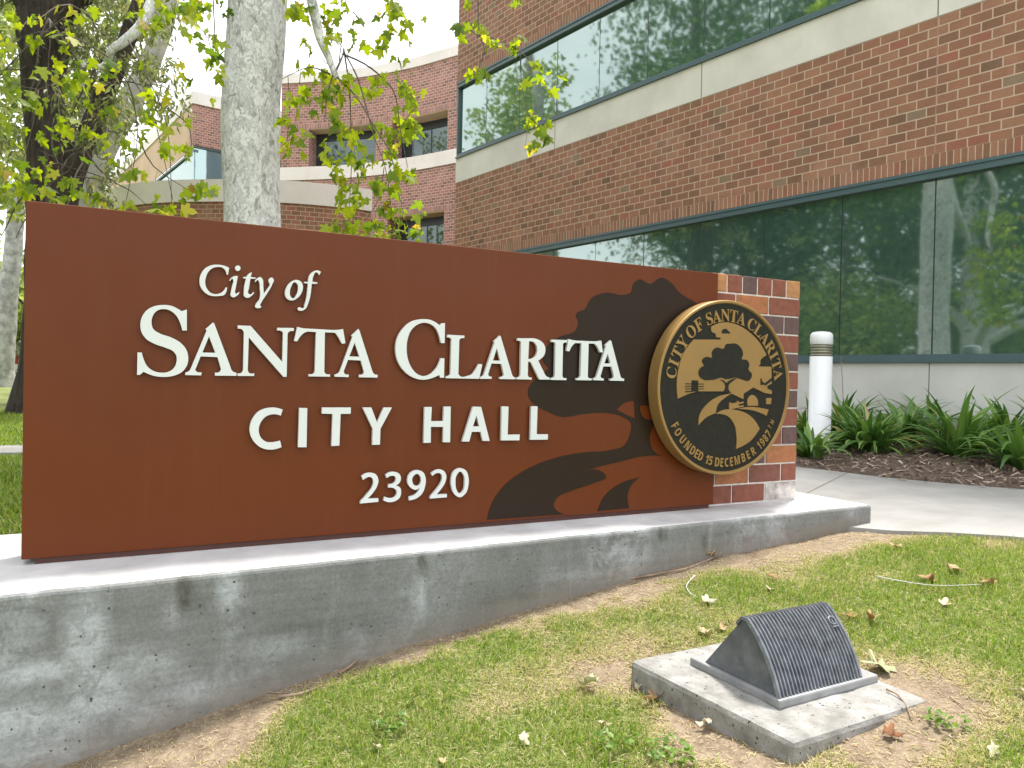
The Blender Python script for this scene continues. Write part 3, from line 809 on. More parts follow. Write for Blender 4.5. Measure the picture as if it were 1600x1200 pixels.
def letter(outs, ox, oy, sc):
    mb = MB()
    groups = outs if isinstance(outs[0], (list, tuple)) else [outs]
    for g in groups:
        loops = [to_plane2d(smooth_closed(parse(t, ox, oy, sc, 0)), LN1) for t in g]
        extrude(mb, loops, LN0, LN1, 0, 1)
    # two short studs hold each letter off the panel
    lp = loops[0]
    zs = [p[1] for p in lp]; lo = min(lp, key=lambda p: p[1]); hi = max(lp, key=lambda p: p[1])
    o = mb.build('letter', [M['white'], M['letter_side']], sign)
    return fix_normals(o)
SAG = (205, 470, 9.6)
letter(["835,130c 835,445c 770,445c 735,330 690,240 610,160 500,124 390,147 325,225 305,330 330,420 420,485 600,550 740,630 825,730 855,840 840,960 770,1060 650,1120 500,1142 340,1125 185,1065c 130,1112c 88,1112c 95,775c 158,775c 185,870 240,980 330,1050 450,1078 560,1065 640,1010 680,920 680,830 640,765 520,705 350,645 220,565 160,480 138,370 160,245 235,140 350,80 470,62 600,75 700,120 755,155c"], *SAG)
letter(["530,138c 548,155c 800,830c 835,900 895,925c 895,972c 560,970c 560,920c 625,915 655,870c 600,680c 335,668c 250,880c 275,908 350,918c 345,965c 95,960c 98,920c 150,900 185,850c 430,265c 412,240c", "466,355c 565,612c 362,608c"], 280, 490, 10)
letter(["80,100c 320,110c 915,790c 928,235c 890,205 820,195c 820,145c 1130,150c 1130,205c 1040,220 1012,260c 995,1065c 935,1065c 285,325c 265,940c 285,985 388,1000c 385,1050c 75,1048c 75,1000c 150,988 180,940c 195,240c 165,180 80,160c"], 365, 500, 12)
letter(["155,115c 240,135 400,146 560,155 840,162 918,150c 958,385c 915,395c 895,385c 850,300 790,212c 615,205c 605,860c 625,892 700,905c 700,945c 345,940c 345,900c 425,892 448,860c 468,200c 330,192c 270,215 155,355c 103,350c"], 450, 500, 10.667)
letter(["1175,148c 1195,185c 1405,850c 1435,898 1495,915c 1490,960c 1185,955c 1188,908c 1255,900 1268,860c 1215,675c 1000,665c 930,850c 945,895 1012,908c 1010,952c 780,945c 780,905c 835,890 870,840c 1075,285c 1058,258c", "1112,375c 1192,612c 1022,605c"], 450, 500, 10.667)
letter(["890,155c 885,480c 825,480c 790,340 730,225 640,165 560,148 440,180 340,270 285,400 265,580 285,740 350,890 440,985 540,1018 650,985 740,900 800,790 820,725c 880,730c 875,1045c 815,1045c 798,1000c 680,1050 540,1078 370,1040 220,930 120,770 85,590 110,410 200,250 340,130 510,90 660,105 805,190c 845,155c"], 610, 490, 10.43)
letter(["120,105c 475,125c 475,175c 400,185 370,215c 350,920c 372,957 560,960c 630,935 700,850 775,715c 848,722c 785,1025c 92,1012c 92,965c 160,955 185,920c 205,200c 185,172 120,165c"], 690, 515, 13.33)
letter(["1215,125c 1231,140c 1468,935c 1495,980 1533,995c 1533,1035c 1213,1030c 1213,985c 1275,975 1298,940c 1248,715c 1040,705c 970,930c 985,965 1045,980c 1040,1025c 805,1025c 805,985c 855,968 885,925c 1105,270c 1090,240c", "1152,380c 1222,645c 1070,645c"], 690, 515, 13.33)
letter(["450,180c 700,180c 820,188 930,235 1005,315 1030,410 1005,530 880,645c 1000,890c 1050,970 1120,1000c 1115,1040c 905,1040c 745,710c 715,675 670,665c 662,940c 680,985 745,1000c 745,1040c 425,1035c 428,995c 490,980 510,935c 522,270c 505,240 450,232c", "690,242c 780,255 840,320 862,410 835,530 770,595 672,610c"], 775, 515, 13.33)
letter(["80,130c 385,140c 385,185c 330,190 305,215c 292,830c 310,862 370,870c 368,910c 65,905c 68,865c 125,858 148,825c 160,210c 140,182 85,180c"], 855, 520, 12.3)
letter(["410,120c 480,138 700,155 960,160 1040,150c 1070,375c 1015,375c 960,260 915,208c 798,205c 780,835c 800,868 855,875c 852,915c 560,910c 562,868c 620,860 640,825c 660,200c 540,196c 490,240 430,355c 372,350c"], 855, 520, 12.3)
letter(["1220,145c 1232,160c 1410,840c 1435,872 1480,880c 1475,925c 1210,920c 1212,880c 1268,872 1285,840c 1240,650c 1080,645c 1025,830c 1040,865 1088,878c 1085,918c 885,910c 888,875c 935,860 955,825c 1130,265c 1112,240c", "1165,400c 1218,588c 1098,588c"], 855, 520, 12.3)
CT = (300, 405, 12.308); OF = (380, 410, 12.308)
letter(["692,298c 665,290c 650,225 570,155 490,148 390,175 310,250 265,360 255,470 290,570 360,645 450,672 550,650 615,600 650,540c 675,545c 665,610 620,685 530,705 440,710 330,690 220,610 160,510 146,400 180,270 260,170 380,115 500,105 620,125 715,165c"], *CT)
letter([["934,172 918,210 882,226 845,210 830,172 845,135 882,120 918,135"], ["718,405c 760,355 830,322 882,325c 860,450 840,560 832,645 850,665 880,645 908,628c 905,655 860,705 790,732 748,705 752,620 775,510 795,400 785,378 735,418c"]], *CT)
letter(["1152,250c 1130,340c 1225,355c 1225,375c 1125,375c 1095,560 1083,655 1110,675 1180,630c 1196,645c 1150,700 1070,742 1008,715 1000,620 1040,372c 985,365c 985,345c 1050,335c 1085,285"], *CT)
letter(["1208,422c 1250,372 1320,345 1355,380 1372,520 1380,660c 1455,560 1498,490 1475,420 1490,370 1540,355 1572,395 1545,480 1430,680 1330,840 1310,885 1340,918c 1280,942 1220,920 1228,865 1300,765 1312,700 1306,560 1290,430 1270,400 1228,440c"], *CT)
letter(["1030,335 1110,370 1150,460 1125,580 1050,680 930,732 850,700 806,610 830,490 900,390", "995,380 1045,420 1057,510 1030,610 955,690 910,650 898,570 920,470"], *OF)
letter(["1496,180c 1465,242c 1395,190 1360,240 1330,370c 1425,385c 1425,410c 1318,410c 1245,800 1200,890 1110,930 1055,910 1068,862 1110,872 1155,878 1185,800 1245,405c 1175,395c 1178,372c 1252,375c 1275,250 1340,180 1430,153"], *OF)
CI = (380, 625, 6.667); HA = (650, 625, 7.273); NU = (555, 725, 8.421)
letter(["412,100c 392,162c 320,148 240,170 185,230 162,310 180,385 240,435 310,440 385,425c 400,492c 300,517 200,502 110,430 68,320 90,210 160,120 260,82 340,80"], *CI)
letter(["585,82c 668,85c 660,492c 572,492c"], *CI)
letter(["822,78c 1122,78c 1120,143c 1015,145c 1002,475c 920,480c 932,145c 820,142c"], *CI)
letter(["1245,78c 1335,78c 1395,235c 1465,78c 1550,78c 1430,300c 1425,465c 1345,468c 1350,300c"], *CI)
letter(["98,80c 180,80c 172,240c 310,240c 318,75c 395,75c 388,480c 308,480c 312,305c 170,305c 168,485c 88,488c"], *HA)
letter(["648,75c 740,78c 838,465c 760,465c 735,362c 635,362c 605,472c 525,472c", "688,175c 720,300c 648,300c"], *HA)
letter(["975,72c 1052,75c 1042,395c 1180,392c 1175,458c 968,460c"], *HA)
letter(["1310,72c 1382,72c 1372,390c 1500,390c 1498,450c 1300,452c"], *HA)
letter(["85,160c 140,125 200,115 270,135 305,205 285,300 225,390 165,455c 305,452c 305,498c 65,520c 70,492c 160,390 220,310 240,230 225,185 180,170 140,185 105,210c"], *NU)
letter(["400,145c 450,112 510,103 580,130 602,190 580,250 535,283c 590,310 605,380 580,450 520,490 440,502 372,480c 388,430c 440,448 500,445 540,410 545,350 500,315 435,312c 440,265c 500,255 535,215 525,165 480,155 415,185c"], *NU)
letter(["835,82 895,110 928,190 920,290 880,390 810,450 710,480c 708,430c 790,400 840,340 855,302c 800,340 730,310 690,240 700,160 750,100", "820,130 862,175 865,235 830,285 780,280 752,230 760,170"], *NU)
letter(["1000,125c 1050,85 1110,70 1170,95 1200,160 1185,240 1130,330 1070,400c 1208,395c 1205,438c 985,455c 988,428c 1070,330 1125,250 1145,180 1130,130 1090,118 1050,130 1018,158c"], *NU)
letter(["1395,55 1460,90 1492,180 1490,280 1450,390 1375,438 1310,400 1270,310 1262,210 1290,110 1340,65", "1385,100 1430,150 1440,250 1420,350 1375,388 1335,340 1320,250 1335,150"], *NU)

EM = (740, 420, 3.0)
em = MB()
lim = PLEN - 0.006
def clampS(lp): return [(min(max(a, 0.004), lim), max(b, PL.z + 0.004)) for a, b in lp]
crown = "62,1176c 80,1110 130,1030 230,950 370,890 520,860 640,850 705,828 732,775 735,720 700,695 620,675 520,680 400,692 350,670 290,640 255,590 265,545 300,512 352,465c 325,430 340,370 400,320 480,285 490,250 480,212 520,190 550,140 620,112 700,122 735,112 750,68 775,50 825,70 880,42 930,70 960,108 1040,160 1100,240 1125,330 1128,480 1118,600 1060,640c 850,636c 850,708c 840,740 825,790 835,840 860,868 905,876c 800,878 680,905 520,945c 600,950 620,970 560,1005 460,1040 385,1080 375,1110 430,1150c"
h1 = "670,660c 715,625 752,620c 755,702c 712,682"
h2 = "780,640c 838,640c 838,706c 800,700 782,672"
extrude(em, [clampS(to_plane2d(smooth_closed(parse(t, *EM, 0)), 0)) for t in (crown, h1, h2)], 0.0004, 0.002)
extrude(em, [clampS(to_plane2d(smooth_closed(parse("580,1136c 610,1070 680,1010 775,978c 730,1030 720,1080 730,1122c", *EM, 0)), 0))], 0.0004, 0.002)
fix_normals(em.build('oak_emblem', M['emblem'], sign))

# ------------------------------------------------------------------ brick pier at the end of the sign
pier = empty('brick_pier', SG(3.37, -0.25, ZT), 'square brick pier of brown, orange and plum bricks at the right end of the sign', 'pier')
PS0, PS1, PN0, PN1 = PLEN + 0.004, 3.70, -0.05, -0.50
PT = 0.563
mb = MB(); mb.box(SG(PS0, PN0 - 0.006, ZT), E1 * (PS1 - PS0 - 0.006), -NN * (PN0 - PN1 - 0.012), ZV * (PT - ZT - 0.006))
fix_normals(mb.build('mortar', M['mortar'], pier))
def brick_mat(name, c):
    return mat_mottled(name, tuple(x * 0.82 for x in c), tuple(x * 1.15 for x in c), 28, 0.75, 0.35, 0.002)
BC = {'r': brick_mat('red brick', (0.215, 0.07, 0.044)), 'o': brick_mat('orange brick', (0.34, 0.13, 0.055)), 'p': brick_mat('plum brick', (0.115, 0.066, 0.064)),
      'm': brick_mat('maroon brick', (0.18, 0.064, 0.045)), 'y': brick_mat('tan brick', (0.42, 0.20, 0.085)), 'e': mat_mottled('salt stained brick', (0.10, 0.055, 0.058), (0.62, 0.58, 0.55), 9, 0.85, 0.3, 0.002)}
BCK = list(BC)
courses = 12; CHT = (PT - ZT) / courses; G = 0.009
BL = 0.242
# colour letters left to right for each course, top first, read off the photo
face_cols = ['yrprry', 'ror', 'rmpp', 'rmr', 'mrmp', 'prr', 'rmrp', 'rmr', 'rmrp', 'rpo', 'pomr', 'rre']
bmb = MB(); bmb.m = []
def add_brick(o, ax, ay, az, key):
    bmb.box(o, ax, ay, az, BCK.index(key), 0.004)
for ci in range(courses):
    ztop = PT - ci * CHT; z0 = ztop - CHT + G
    cols = face_cols[ci]
    if ci == 0:
        nb = 6; edges = [PS0 + (PS1 - PS0) * k / nb for k in range(nb + 1)]
    else:
        offs = 0.0 if ci % 2 else BL / 2
        edges = [PS1]
        x = PS1 - (BL if ci % 2 == 1 else BL / 2)
        while x > PS0 + 0.03: edges.append(x); x -= BL
        edges.append(PS0); edges = edges[::-1]
    nb = len(edges) - 1
    for k in range(nb):
        key = cols[max(0, len(cols) - (nb - k))]
        a, b = edges[k], edges[k + 1]
        jx = random.uniform(-0.0015, 0.0015)
        add_brick(SG(a + G / 2, PN0 + jx, z0), E1 * (b - a - G), -NN * 0.09, ZV * (ztop - z0), key)
        add_brick(SG(a + G / 2, PN1 + 0.09, z0), E1 * (b - a - G), -NN * 0.09, ZV * (ztop - z0), random.choice('rmpor'))
    # returns on the two ends
    dpt = PN0 - PN1 - 0.18 - 2 * G
    for sa in (PS0, PS1 - 0.09):
        n2 = 2 if ci % 2 else 1
        for k in range(n2):
            add_brick(SG(sa, PN0 - 0.09 - G - k * (dpt / n2), z0), E1 * 0.09, -NN * (dpt / n2 - (G if k < n2 - 1 else 0)), ZV * (ztop - z0), random.choice('rmpor'))
    if ci == 0:
        add_brick(SG(PS0 + 0.09 + G, PN0 - 0.09 - G, z0), E1 * (PS1 - PS0 - 0.18 - 2 * G), -NN * dpt, ZV * (ztop - z0 - 0.002), 'r')
fix_normals(bmb.build('bricks', [BC[k] for k in BCK], pier))

# ------------------------------------------------------------------ round bronze seal
SC_S, SC_Z, SR = 3.024, -0.038, 0.443
SF = 0.10                                   # face of the seal
seal = empty('city_seal', SG(SC_S, 0.0, SC_Z - SR), 'round black and gold city seal with an oak tree between panel and brick pier', 'seal')
def circ(r, n=96): return [(SC_S + r * math.cos(2 * math.pi * k / n), SC_Z + r * math.sin(2 * math.pi * k / n)) for k in range(n)]
mb = MB()
prof = [(0.0, 0.02), (SR - 0.004, 0.02), (SR, 0.024), (SR, SF - 0.004), (SR - 0.003, SF), (SR - 0.013, SF), (SR - 0.016, SF - 0.006), (SR - 0.018, SF - 0.010)]
n = 128
V = []; Fq = []
for r, d in prof[1:]:
    for k in range(n):
        w = 2 * math.pi * k / n; V.append(SG(SC_S + r * math.cos(w), d, SC_Z + r * math.sin(w)))
for i in range(len(prof) - 2):
    for k in range(n): Fq.append((i * n + k, i * n + (k + 1) % n, (i + 1) * n + (k + 1) % n, (i + 1) * n + k))
Fq.append(tuple(range(n)))
mb.add(V, Fq, 0)
fix_normals(mb.build('rim', M['bronze'], seal))
mb = MB(); extrude(mb, [circ(SR - 0.017)], 0.03, SF - 0.009)
fix_normals(mb.build('field', M['seal_black'], seal))
mb = MB()                                    # mounting hub behind the seal
extrude(mb, [circ(0.2, 40)], -0.045, 0.0195)
SZ = (1010, 450, 4.0)
def relief(txts, n0, n1, name, m, smooth=True):
    mb = MB()
    for t in txts:
        g = t if isinstance(t, (list, tuple)) else [t]
        extrude(mb, [to_plane2d(smooth_closed(parse(q, *SZ, 0), 4), SF) for q in g], n0, n1)
    return fix_normals(mb.build(name, m, seal))
f0 = SF - 0.0095
relief(["200,692c 194,600 206,500 240,400 300,322c 468,322c 466,308c 440,305 436,285 415,276 410,240c 480,215 560,225 640,270 710,340 755,420c 735,432 716,455 716,476 700,490c 785,492c 788,664c 740,655c 672,622c 612,660c 610,695c 540,662c 480,646c 330,646c 270,660c",
        "330,857c 335,800 380,730 450,680 535,660c 490,690 450,730 438,782c 385,805",
        "440,787c 480,764 560,762 640,790 690,840 712,880c 650,960 565,1006c 568,930 552,850 510,800",
        "572,756c 640,744 768,760c 755,798c 680,768",
        "638,736c 638,695 665,668 695,690 701,736c", "752,688c 786,688c 782,726c 754,726c",
        "522,716c 533,716c 535,722c 570,716c 570,706c 580,706c 580,716c 611,710c 611,720c 580,726c 580,738c 611,733c 611,742c 580,748c 535,758c 535,762c 522,762c"],
       f0, SF - 0.004, 'landscape_relief', M['bronze'])
relief(["375,577c 340,560 328,530 340,500 362,482 350,460 360,438 385,430 410,435 412,400 440,372 488,378 500,352 525,348 560,347 600,385 606,420 598,442 630,450 646,480 640,508 662,540 640,580 600,572 560,560 530,566 500,570 470,560 430,572",
        "458,572c 490,596 496,620 488,640 476,652c 534,656c 516,632 518,606 545,580 572,562c 548,566 510,588c 500,592 488,580",
        "286,576c 326,578c 326,648c 284,648c", "246,596c 362,598c 362,603c 246,602c", "246,612c 362,613c 362,618c 246,618c", "246,628c 362,628c 362,632c 246,634c", "246,645c 286,643c 286,650c 246,652c",
        "474,283c 478,262 500,255 515,268 530,284c", "716,566c 724,566c 724,582c 742,596c 786,562c 786,580c 745,612c 745,604c 716,606c", "760,612c 786,598c 786,640c 760,628c"],
       SF - 0.0042, SF - 0.002, 'oak_relief', M['seal_black'])

# raised lettering on the seal, built glyph by glyph from the built-in font
_gc = {}
def glyph(ch):
    if ch in _gc: return _gc[ch]
    c = bpy.data.curves.new('glyph', 'FONT'); c.body = ch; c.extrude = 0.0; c.align_x = 'CENTER'
    o = bpy.data.objects.new('glyph', c); COL.objects.link(o)
    dg = bpy.context.evaluated_depsgraph_get(); dg.update()
    me = bpy.data.meshes.new_from_object(o.evaluated_get(dg))
    vs = [v.co[:2] for v in me.vertices]; fs = [tuple(p.vertices) for p in me.polygons]
    from collections import Counter
    cnt = Counter()
    for f in fs:
        for i in range(len(f)): cnt[tuple(sorted((f[i], f[(i + 1) % len(f)])))] += 1
    bd = [e for e, q in cnt.items() if q == 1]
    bpy.data.objects.remove(o); bpy.data.meshes.remove(me); bpy.data.curves.remove(c)
    _gc[ch] = (vs, fs, bd); return _gc[ch]
def serif(c): return chr(0x1D400 + ord(c) - 65)
def sans(c): return chr(0x1D5D4 + ord(c) - 65) if c.isalpha() else chr(0x1D7EC + int(c))
def ring_text(chars, height, xs, inward, fn, name):
    mb = MB()
    for ch, x, y in chars:
        vs, fs, bd = glyph(fn(ch))
        hgt = max(v[1] for v in vs) - min(v[1] for v in vs); ymid = (max(v[1] for v in vs) + min(v[1] for v in vs)) / 2
        xmid = (max(v[0] for v in vs) + min(v[0] for v in vs)) / 2
        hh = height * (0.55 if ch in 'tm' else 1)
        k = hh / hgt
        s, z = to_plane2d([(SZ[0] + x / SZ[2], SZ[1] + y / SZ[2])], SF)[0]
        ang = math.atan2(z - SC_Z, s - SC_S)
        rad = math.hypot(s - SC_S, z - SC_Z)
        up = (math.cos(ang), math.sin(ang)) if not inward else (-math.cos(ang), -math.sin(ang))
        rx = (up[1], -up[0])
        rad = inward_r if inward else outward_r
        cs, cz = SC_S + rad * math.cos(ang), SC_Z + rad * math.sin(ang)
        def P(v, d):
            a, b = (v[0] - xmid) * k * xs, (v[1] - ymid) * k
            return SG(cs + rx[0] * a + up[0] * b, d, cz + rx[1] * a + up[1] * b)
        mb.add([P(v, SF - 0.003) for v in vs], fs)
        for a, b in bd:
            mb.add([P(vs[a], f0), P(vs[b], f0), P(vs[b], SF - 0.003), P(vs[a], SF - 0.003)], [(0, 1, 2, 3)])
    return fix_normals(mb.build(name, M['bronze'], seal))
outward_r = SR * 0.825; inward_r = SR * 0.858
top = [('C', 152, 528), ('I', 168, 462), ('T', 190, 400), ('Y', 220, 332), ('O', 272, 256), ('F', 325, 214), ('S', 393, 176), ('A', 440, 157), ('N', 497, 147), ('T', 552, 154), ('A', 602, 178),
       ('C', 668, 212), ('L', 707, 262), ('A', 745, 312), ('R', 778, 370), ('I', 800, 422), ('T', 817, 476), ('A', 832, 540)]
ring_text(top, 0.062, 0.95, False, serif, 'inscription')
bot = [('F', 180, 862), ('O', 203, 900), ('U', 232, 946), ('N', 262, 985), ('D', 292, 1018), ('E', 317, 1038), ('D', 342, 1055), ('1', 381, 1076), ('5', 405, 1083), ('D', 446, 1090), ('E', 475, 1090), ('C', 505, 1087), ('E', 535, 1081), ('M', 570, 1068),
       ('B', 607, 1050), ('E', 636, 1033), ('R', 668, 1010), ('1', 702, 976), ('9', 722, 953), ('8', 742, 930), ('7', 760, 905), ('T', 777, 870), ('M', 790, 838)]
ring_text(bot[:-2], 0.045, 0.72, True, sans, 'inscription')
inward_r = SR * 0.83
ring_text(bot[-2:], 0.024, 0.72, True, sans, 'trade_mark')

# ------------------------------------------------------------------ ground light on its concrete pad
P0, P1, P2 = PADC
U = (P2 - P1); U.z = 0; UL = U.length; U.normalize()
Wv = (P0 - P1); Wv.z = 0; WLn = Wv.length; Wv.normalize()
mb = MB()
c0 = P1.copy()
bm = bmesh.new()
nxp, nyp = 14, 14
mb.box(Vector((c0.x, c0.y, -1.12)), U * UL, Wv * WLn, ZV * (1.12 - 0.93), bevel=0.018)
pad = fix_normals(mb.build('concrete_pad', M['pad']))
md = pad.modifiers.new('sub', 'SUBSURF'); md.subdivision_type = 'SIMPLE'; md.levels = md.render_levels = 4
tx = bpy.data.textures.new('pad_wear', 'CLOUDS'); tx.noise_scale = 0.09
dm = pad.modifiers.new('wear', 'DISPLACE'); dm.texture = tx; dm.strength = 0.012; dm.mid_level = 0.6
set_origin(pad, (PAD_C.x, PAD_C.y, -1.1))
tag(pad, 'low square concrete pad in the lawn carrying the dark ground light', 'concrete pad')

ZP = -0.93
zb1 = ZP + 0.026
bn, bl, br = at_z(1218, 1108, ZP), at_z(1067, 1040, ZP), at_z(1373, 1066, ZP)
ub = (br - bn); ul = ub.length; ub.normalize()
wb = (bl - bn); wl = wb.length; wb = (wb - ub * wb.dot(ub)).normalized()
fl = empty('ground_light', bn + ub * ul / 2 + wb * wl / 2, 'dark grey ribbed wedge-shaped ground light on the concrete pad', 'light fixture')
mb = MB(); mb.box(bn + ZV * -0.004, ub * ul, wb * wl, ZV * 0.028, bevel=0.006)
fix_normals(mb.build('base_frame', M['fixture_base'], fl))
zc0 = zb1 - 0.003
fa_, fb_ = at_z(1217, 1091, zc0), at_z(1092, 1037, zc0)
o_n = (fa_ - bn).dot(wb); o_s = (fa_ - bn).dot(ub)
blen = (fb_ - fa_).dot(wb)
e_s = (at_z(1348, 1060, zc0) - bn).dot(ub)
nrm_l = ub.copy()
rp = at_plane(1168, 969, fa_, nrm_l)
r_w, r_z = (rp - fa_).dot(wb), rp.z - zc0
def FX(s, w, z): return Vector((bn.x, bn.y, 0)) + ub * s + wb * w + ZV * (zc0 + z)
# side profile (w from front edge, z): front curve, ridge, straight back slope
front = []
for k in range(13):
    t = k / 12
    a = np.array([0.0, 0.0]); b = np.array([r_w, r_z]); ctrl = np.array([r_w * 0.33, r_z * 0.64])
    p = (1 - t) ** 2 * a + 2 * t * (1 - t) * ctrl + t * t * b
    front.append((o_n + p[0], p[1]))
ridge2 = (o_n + r_w + 0.018, r_z - 0.001)
backp = (o_n + blen, 0.0)
prof = front + [ridge2, backp]
V = []; n = len(prof)
for s in (o_s, e_s):
    for w, z in prof: V.append(FX(s, w, z))
Fq = [tuple(range(n))[::-1], tuple(range(n, 2 * n))] + [(i, (i + 1) % n, n + (i + 1) % n, n + i) for i in range(n)]
mb = MB().add(V, Fq)
fix_normals(mb.build('housing', M['fixture'], fl))
rb = MB()
NR = 24
pitch_ = (e_s - o_s) / NR
cen = np.array([o_n + r_w * 0.9, 0.0])
for k in range(NR + 1):
    s = o_s + k * pitch_
    hw = pitch_ * 0.30 if 0 < k < NR else pitch_ * 0.5
    out, inn = [], []
    pr = front + [ridge2, (ridge2[0] + (backp[0] - ridge2[0]) * 0.12, ridge2[1] * 0.88)]
    for i, (w, z) in enumerate(pr):
        a = np.array(pr[max(i - 1, 0)]); b = np.array(pr[min(i + 1, len(pr) - 1)]); t = b - a; t /= np.linalg.norm(t)
        nn = np.array([-t[1], t[0]])
        out.append((w + nn[0] * 0.008, max(z + nn[1] * 0.008, 0.001))); inn.append((w - nn[0] * 0.002, max(z - nn[1] * 0.002, 0)))
    q = len(pr); V = []
    for (w, z), ds in [(p, -hw) for p in inn] + [(p, -hw * 0.55) for p in out] + [(p, hw * 0.55) for p in out] + [(p, hw) for p in inn]:
        V.append(FX(s + ds, w, z))
    Fq = []
    for j in range(3):
        for i in range(q - 1): Fq.append((j * q + i, j * q + i + 1, (j + 1) * q + i + 1, (j + 1) * q + i))
    Fq += [(0, q, 2 * q, 3 * q), (q - 1, 2 * q - 1, 3 * q - 1, 4 * q - 1)]
    rb.add(V, Fq)
fix_normals(rb.build('ribbed_cover', M['rib'], fl))
# small round maker's badge near the top right of the ribs
wq, zq = front[9]
tg = np.array(front[10]) - np.array(front[8]); tg /= np.linalg.norm(tg); nq = np.array([-tg[1], tg[0]])
cb = FX(e_s - pitch_ * 2.2, wq + nq[0] * 0.010, zq + nq[1] * 0.010)
tv = wb * tg[0] + ZV * tg[1]; nv = wb * nq[0] + ZV * nq[1]
mb = MB(); mb.tube([cb + (ub * math.cos(a) + tv * math.sin(a)) * 0.013 for a in np.linspace(0.3, 2 * math.pi - 0.9, 16)], [0.003] * 16, 6)
mb.box(cb - ub * 0.013 - tv * 0.022 - nv * 0.004, ub * 0.026, tv * 0.005, nv * 0.006)
mb.build('badge', M['rib'], fl)

# ------------------------------------------------------------------ white bollard light
bc = at_y(1282, 600, 7.2)
BX, BY = bc.x, bc.y
br_ = 0.1015; bz = bed_z(BX, BY) - 0.03; bt = 0.477
bol = empty('bollard_light', (BX, BY, bz), 'white cylindrical bollard light with bronze louvres, standing among the strap-leaved plants', 'bollard')
MB().lathe((BX, BY, 0), [(br_ + 0.02, bz), (br_ + 0.02, bz + 0.02), (br_, bz + 0.022), (br_, bt - 0.24), (br_ - 0.004, bt - 0.236)], 48).build('post', M['bollard'], bol)
MB().lathe((BX, BY, 0), [(br_ - 0.018, bt - 0.2355), (br_ - 0.018, bt - 0.125)], 40).build('lens', M['lens'], bol)
lm = MB()
for k in range(4):
    z = bt - 0.222 + k * 0.026
    lm.lathe((BX, BY, 0), [(br_ - 0.017, z), (br_ - 0.003, z - 0.006), (br_ - 0.002, z + 0.003), (br_ - 0.017, z + 0.012)], 40)
lm.build('louvre_rings', M['louver'], bol)
MB().lathe((BX, BY, 0), [(br_ - 0.004, bt - 0.124), (br_, bt - 0.12), (br_, bt - 0.035), (br_ - 0.008, bt - 0.02), (br_ * 0.75, bt - 0.007), (br_ * 0.4, bt - 0.001), (0.004, bt)], 48).build('cap', M['bollard'], bol)

# ------------------------------------------------------------------ city hall building
bld = empty('brick_building', WL(-4, -4, -0.7), 'large brick city hall with pale stone bands and long ribbon windows behind the sign', 'building')
def add_uv(o, uvs):
    """uvs: one (u, v) per loop"""
    l = o.data.uv_layers.new(name='UVMap')
    l.data.foreach_set('uv', np.array(uvs, np.float32).ravel())
def wall_slab(name, s0, s1, z0, z1, d, th, m, parent, v0=0.0, fr=None):
    fr = fr or WL
    c = [fr(s, dd, z) for s in (s0, s1) for dd in (d - th, d) for z in (z0, z1)]
    p = [(s, dd, z) for s in (s0, s1) for dd in (d - th, d) for z in (z0, z1)]
    fs = [(2, 6, 7, 3), (4, 0, 1, 5), (0, 2, 3, 1), (6, 4, 5, 7), (3, 7, 5, 1), (0, 4, 6, 2)]
    mb = MB().add(c, fs); o = mb.build(name, m, parent)
    uv = []
    for k, f in enumerate(fs):
        for i in f:
            s, dd, z = p[i]
            uv.append((s + 50, z - v0 + 50.8) if k in (0, 1) else ((dd + 50, z - v0 + 50.8) if k in (2, 3) else (s + 50, dd + 50)))
    add_uv(o, uv); return o
S0, S1 = -12.83, 6.0
HEAD, SILL, BAND0, BAND1, HEAD2 = 2.24, 0.225, 3.816, 4.32, 5.79
ROOF = 9.6
ROWV = 50.8 - 0.1016 * 500      # keep courses starting at the rowlock's top
wall_slab('base_wall', S0, S1, -1.2, SILL - 0.002, 0, 0.4, M['base_wall'], bld)
w1 = wall_slab('brick_wall', S0, S1, HEAD + 0.153, BAND0 - 0.002, 0, 0.4, M['brick'], bld, HEAD + 0.153 )
wall_slab('rowlock_course', S0, S1, HEAD, HEAD + 0.151, 0.001, 0.4, M['brick_rowlock'], bld, HEAD - 0.0 + 50.8 - 0.16 * 318)
wall_slab('stone_band', S0, S1, BAND0, BAND1 - 0.03, 0.006, 0.42, M['band'], bld)
wall_slab('rowlock_course', S0, S1, HEAD2, HEAD2 + 0.151, 0.001, 0.4, M['brick_rowlock'], bld, HEAD2 + 50.8 - 0.16 * 318)
wall_slab('brick_wall', S0, S1, HEAD2 + 0.153, ROOF, 0, 0.4, M['brick'], bld, HEAD2 + 0.153)
wall_slab('coping', S0 - 0.03, S1, ROOF + 0.002, ROOF + 0.35, 0.04, 0.5, M['coping'], bld)
wall_slab('core', S0 + 0.1, S1, -1.0, ROOF - 0.1, -0.42, 0.5, M['dark_room'], bld)
wall_slab('end_wall', S0 - 0.0, S0 + 0.09, -1.0, ROOF, -0.402, 7.5, M['brick_far'], bld)
wall_slab('roof', S0 + 0.1, S1, ROOF - 0.1, ROOF - 0.02, -0.93, 7.0, M['base_wall'], bld)
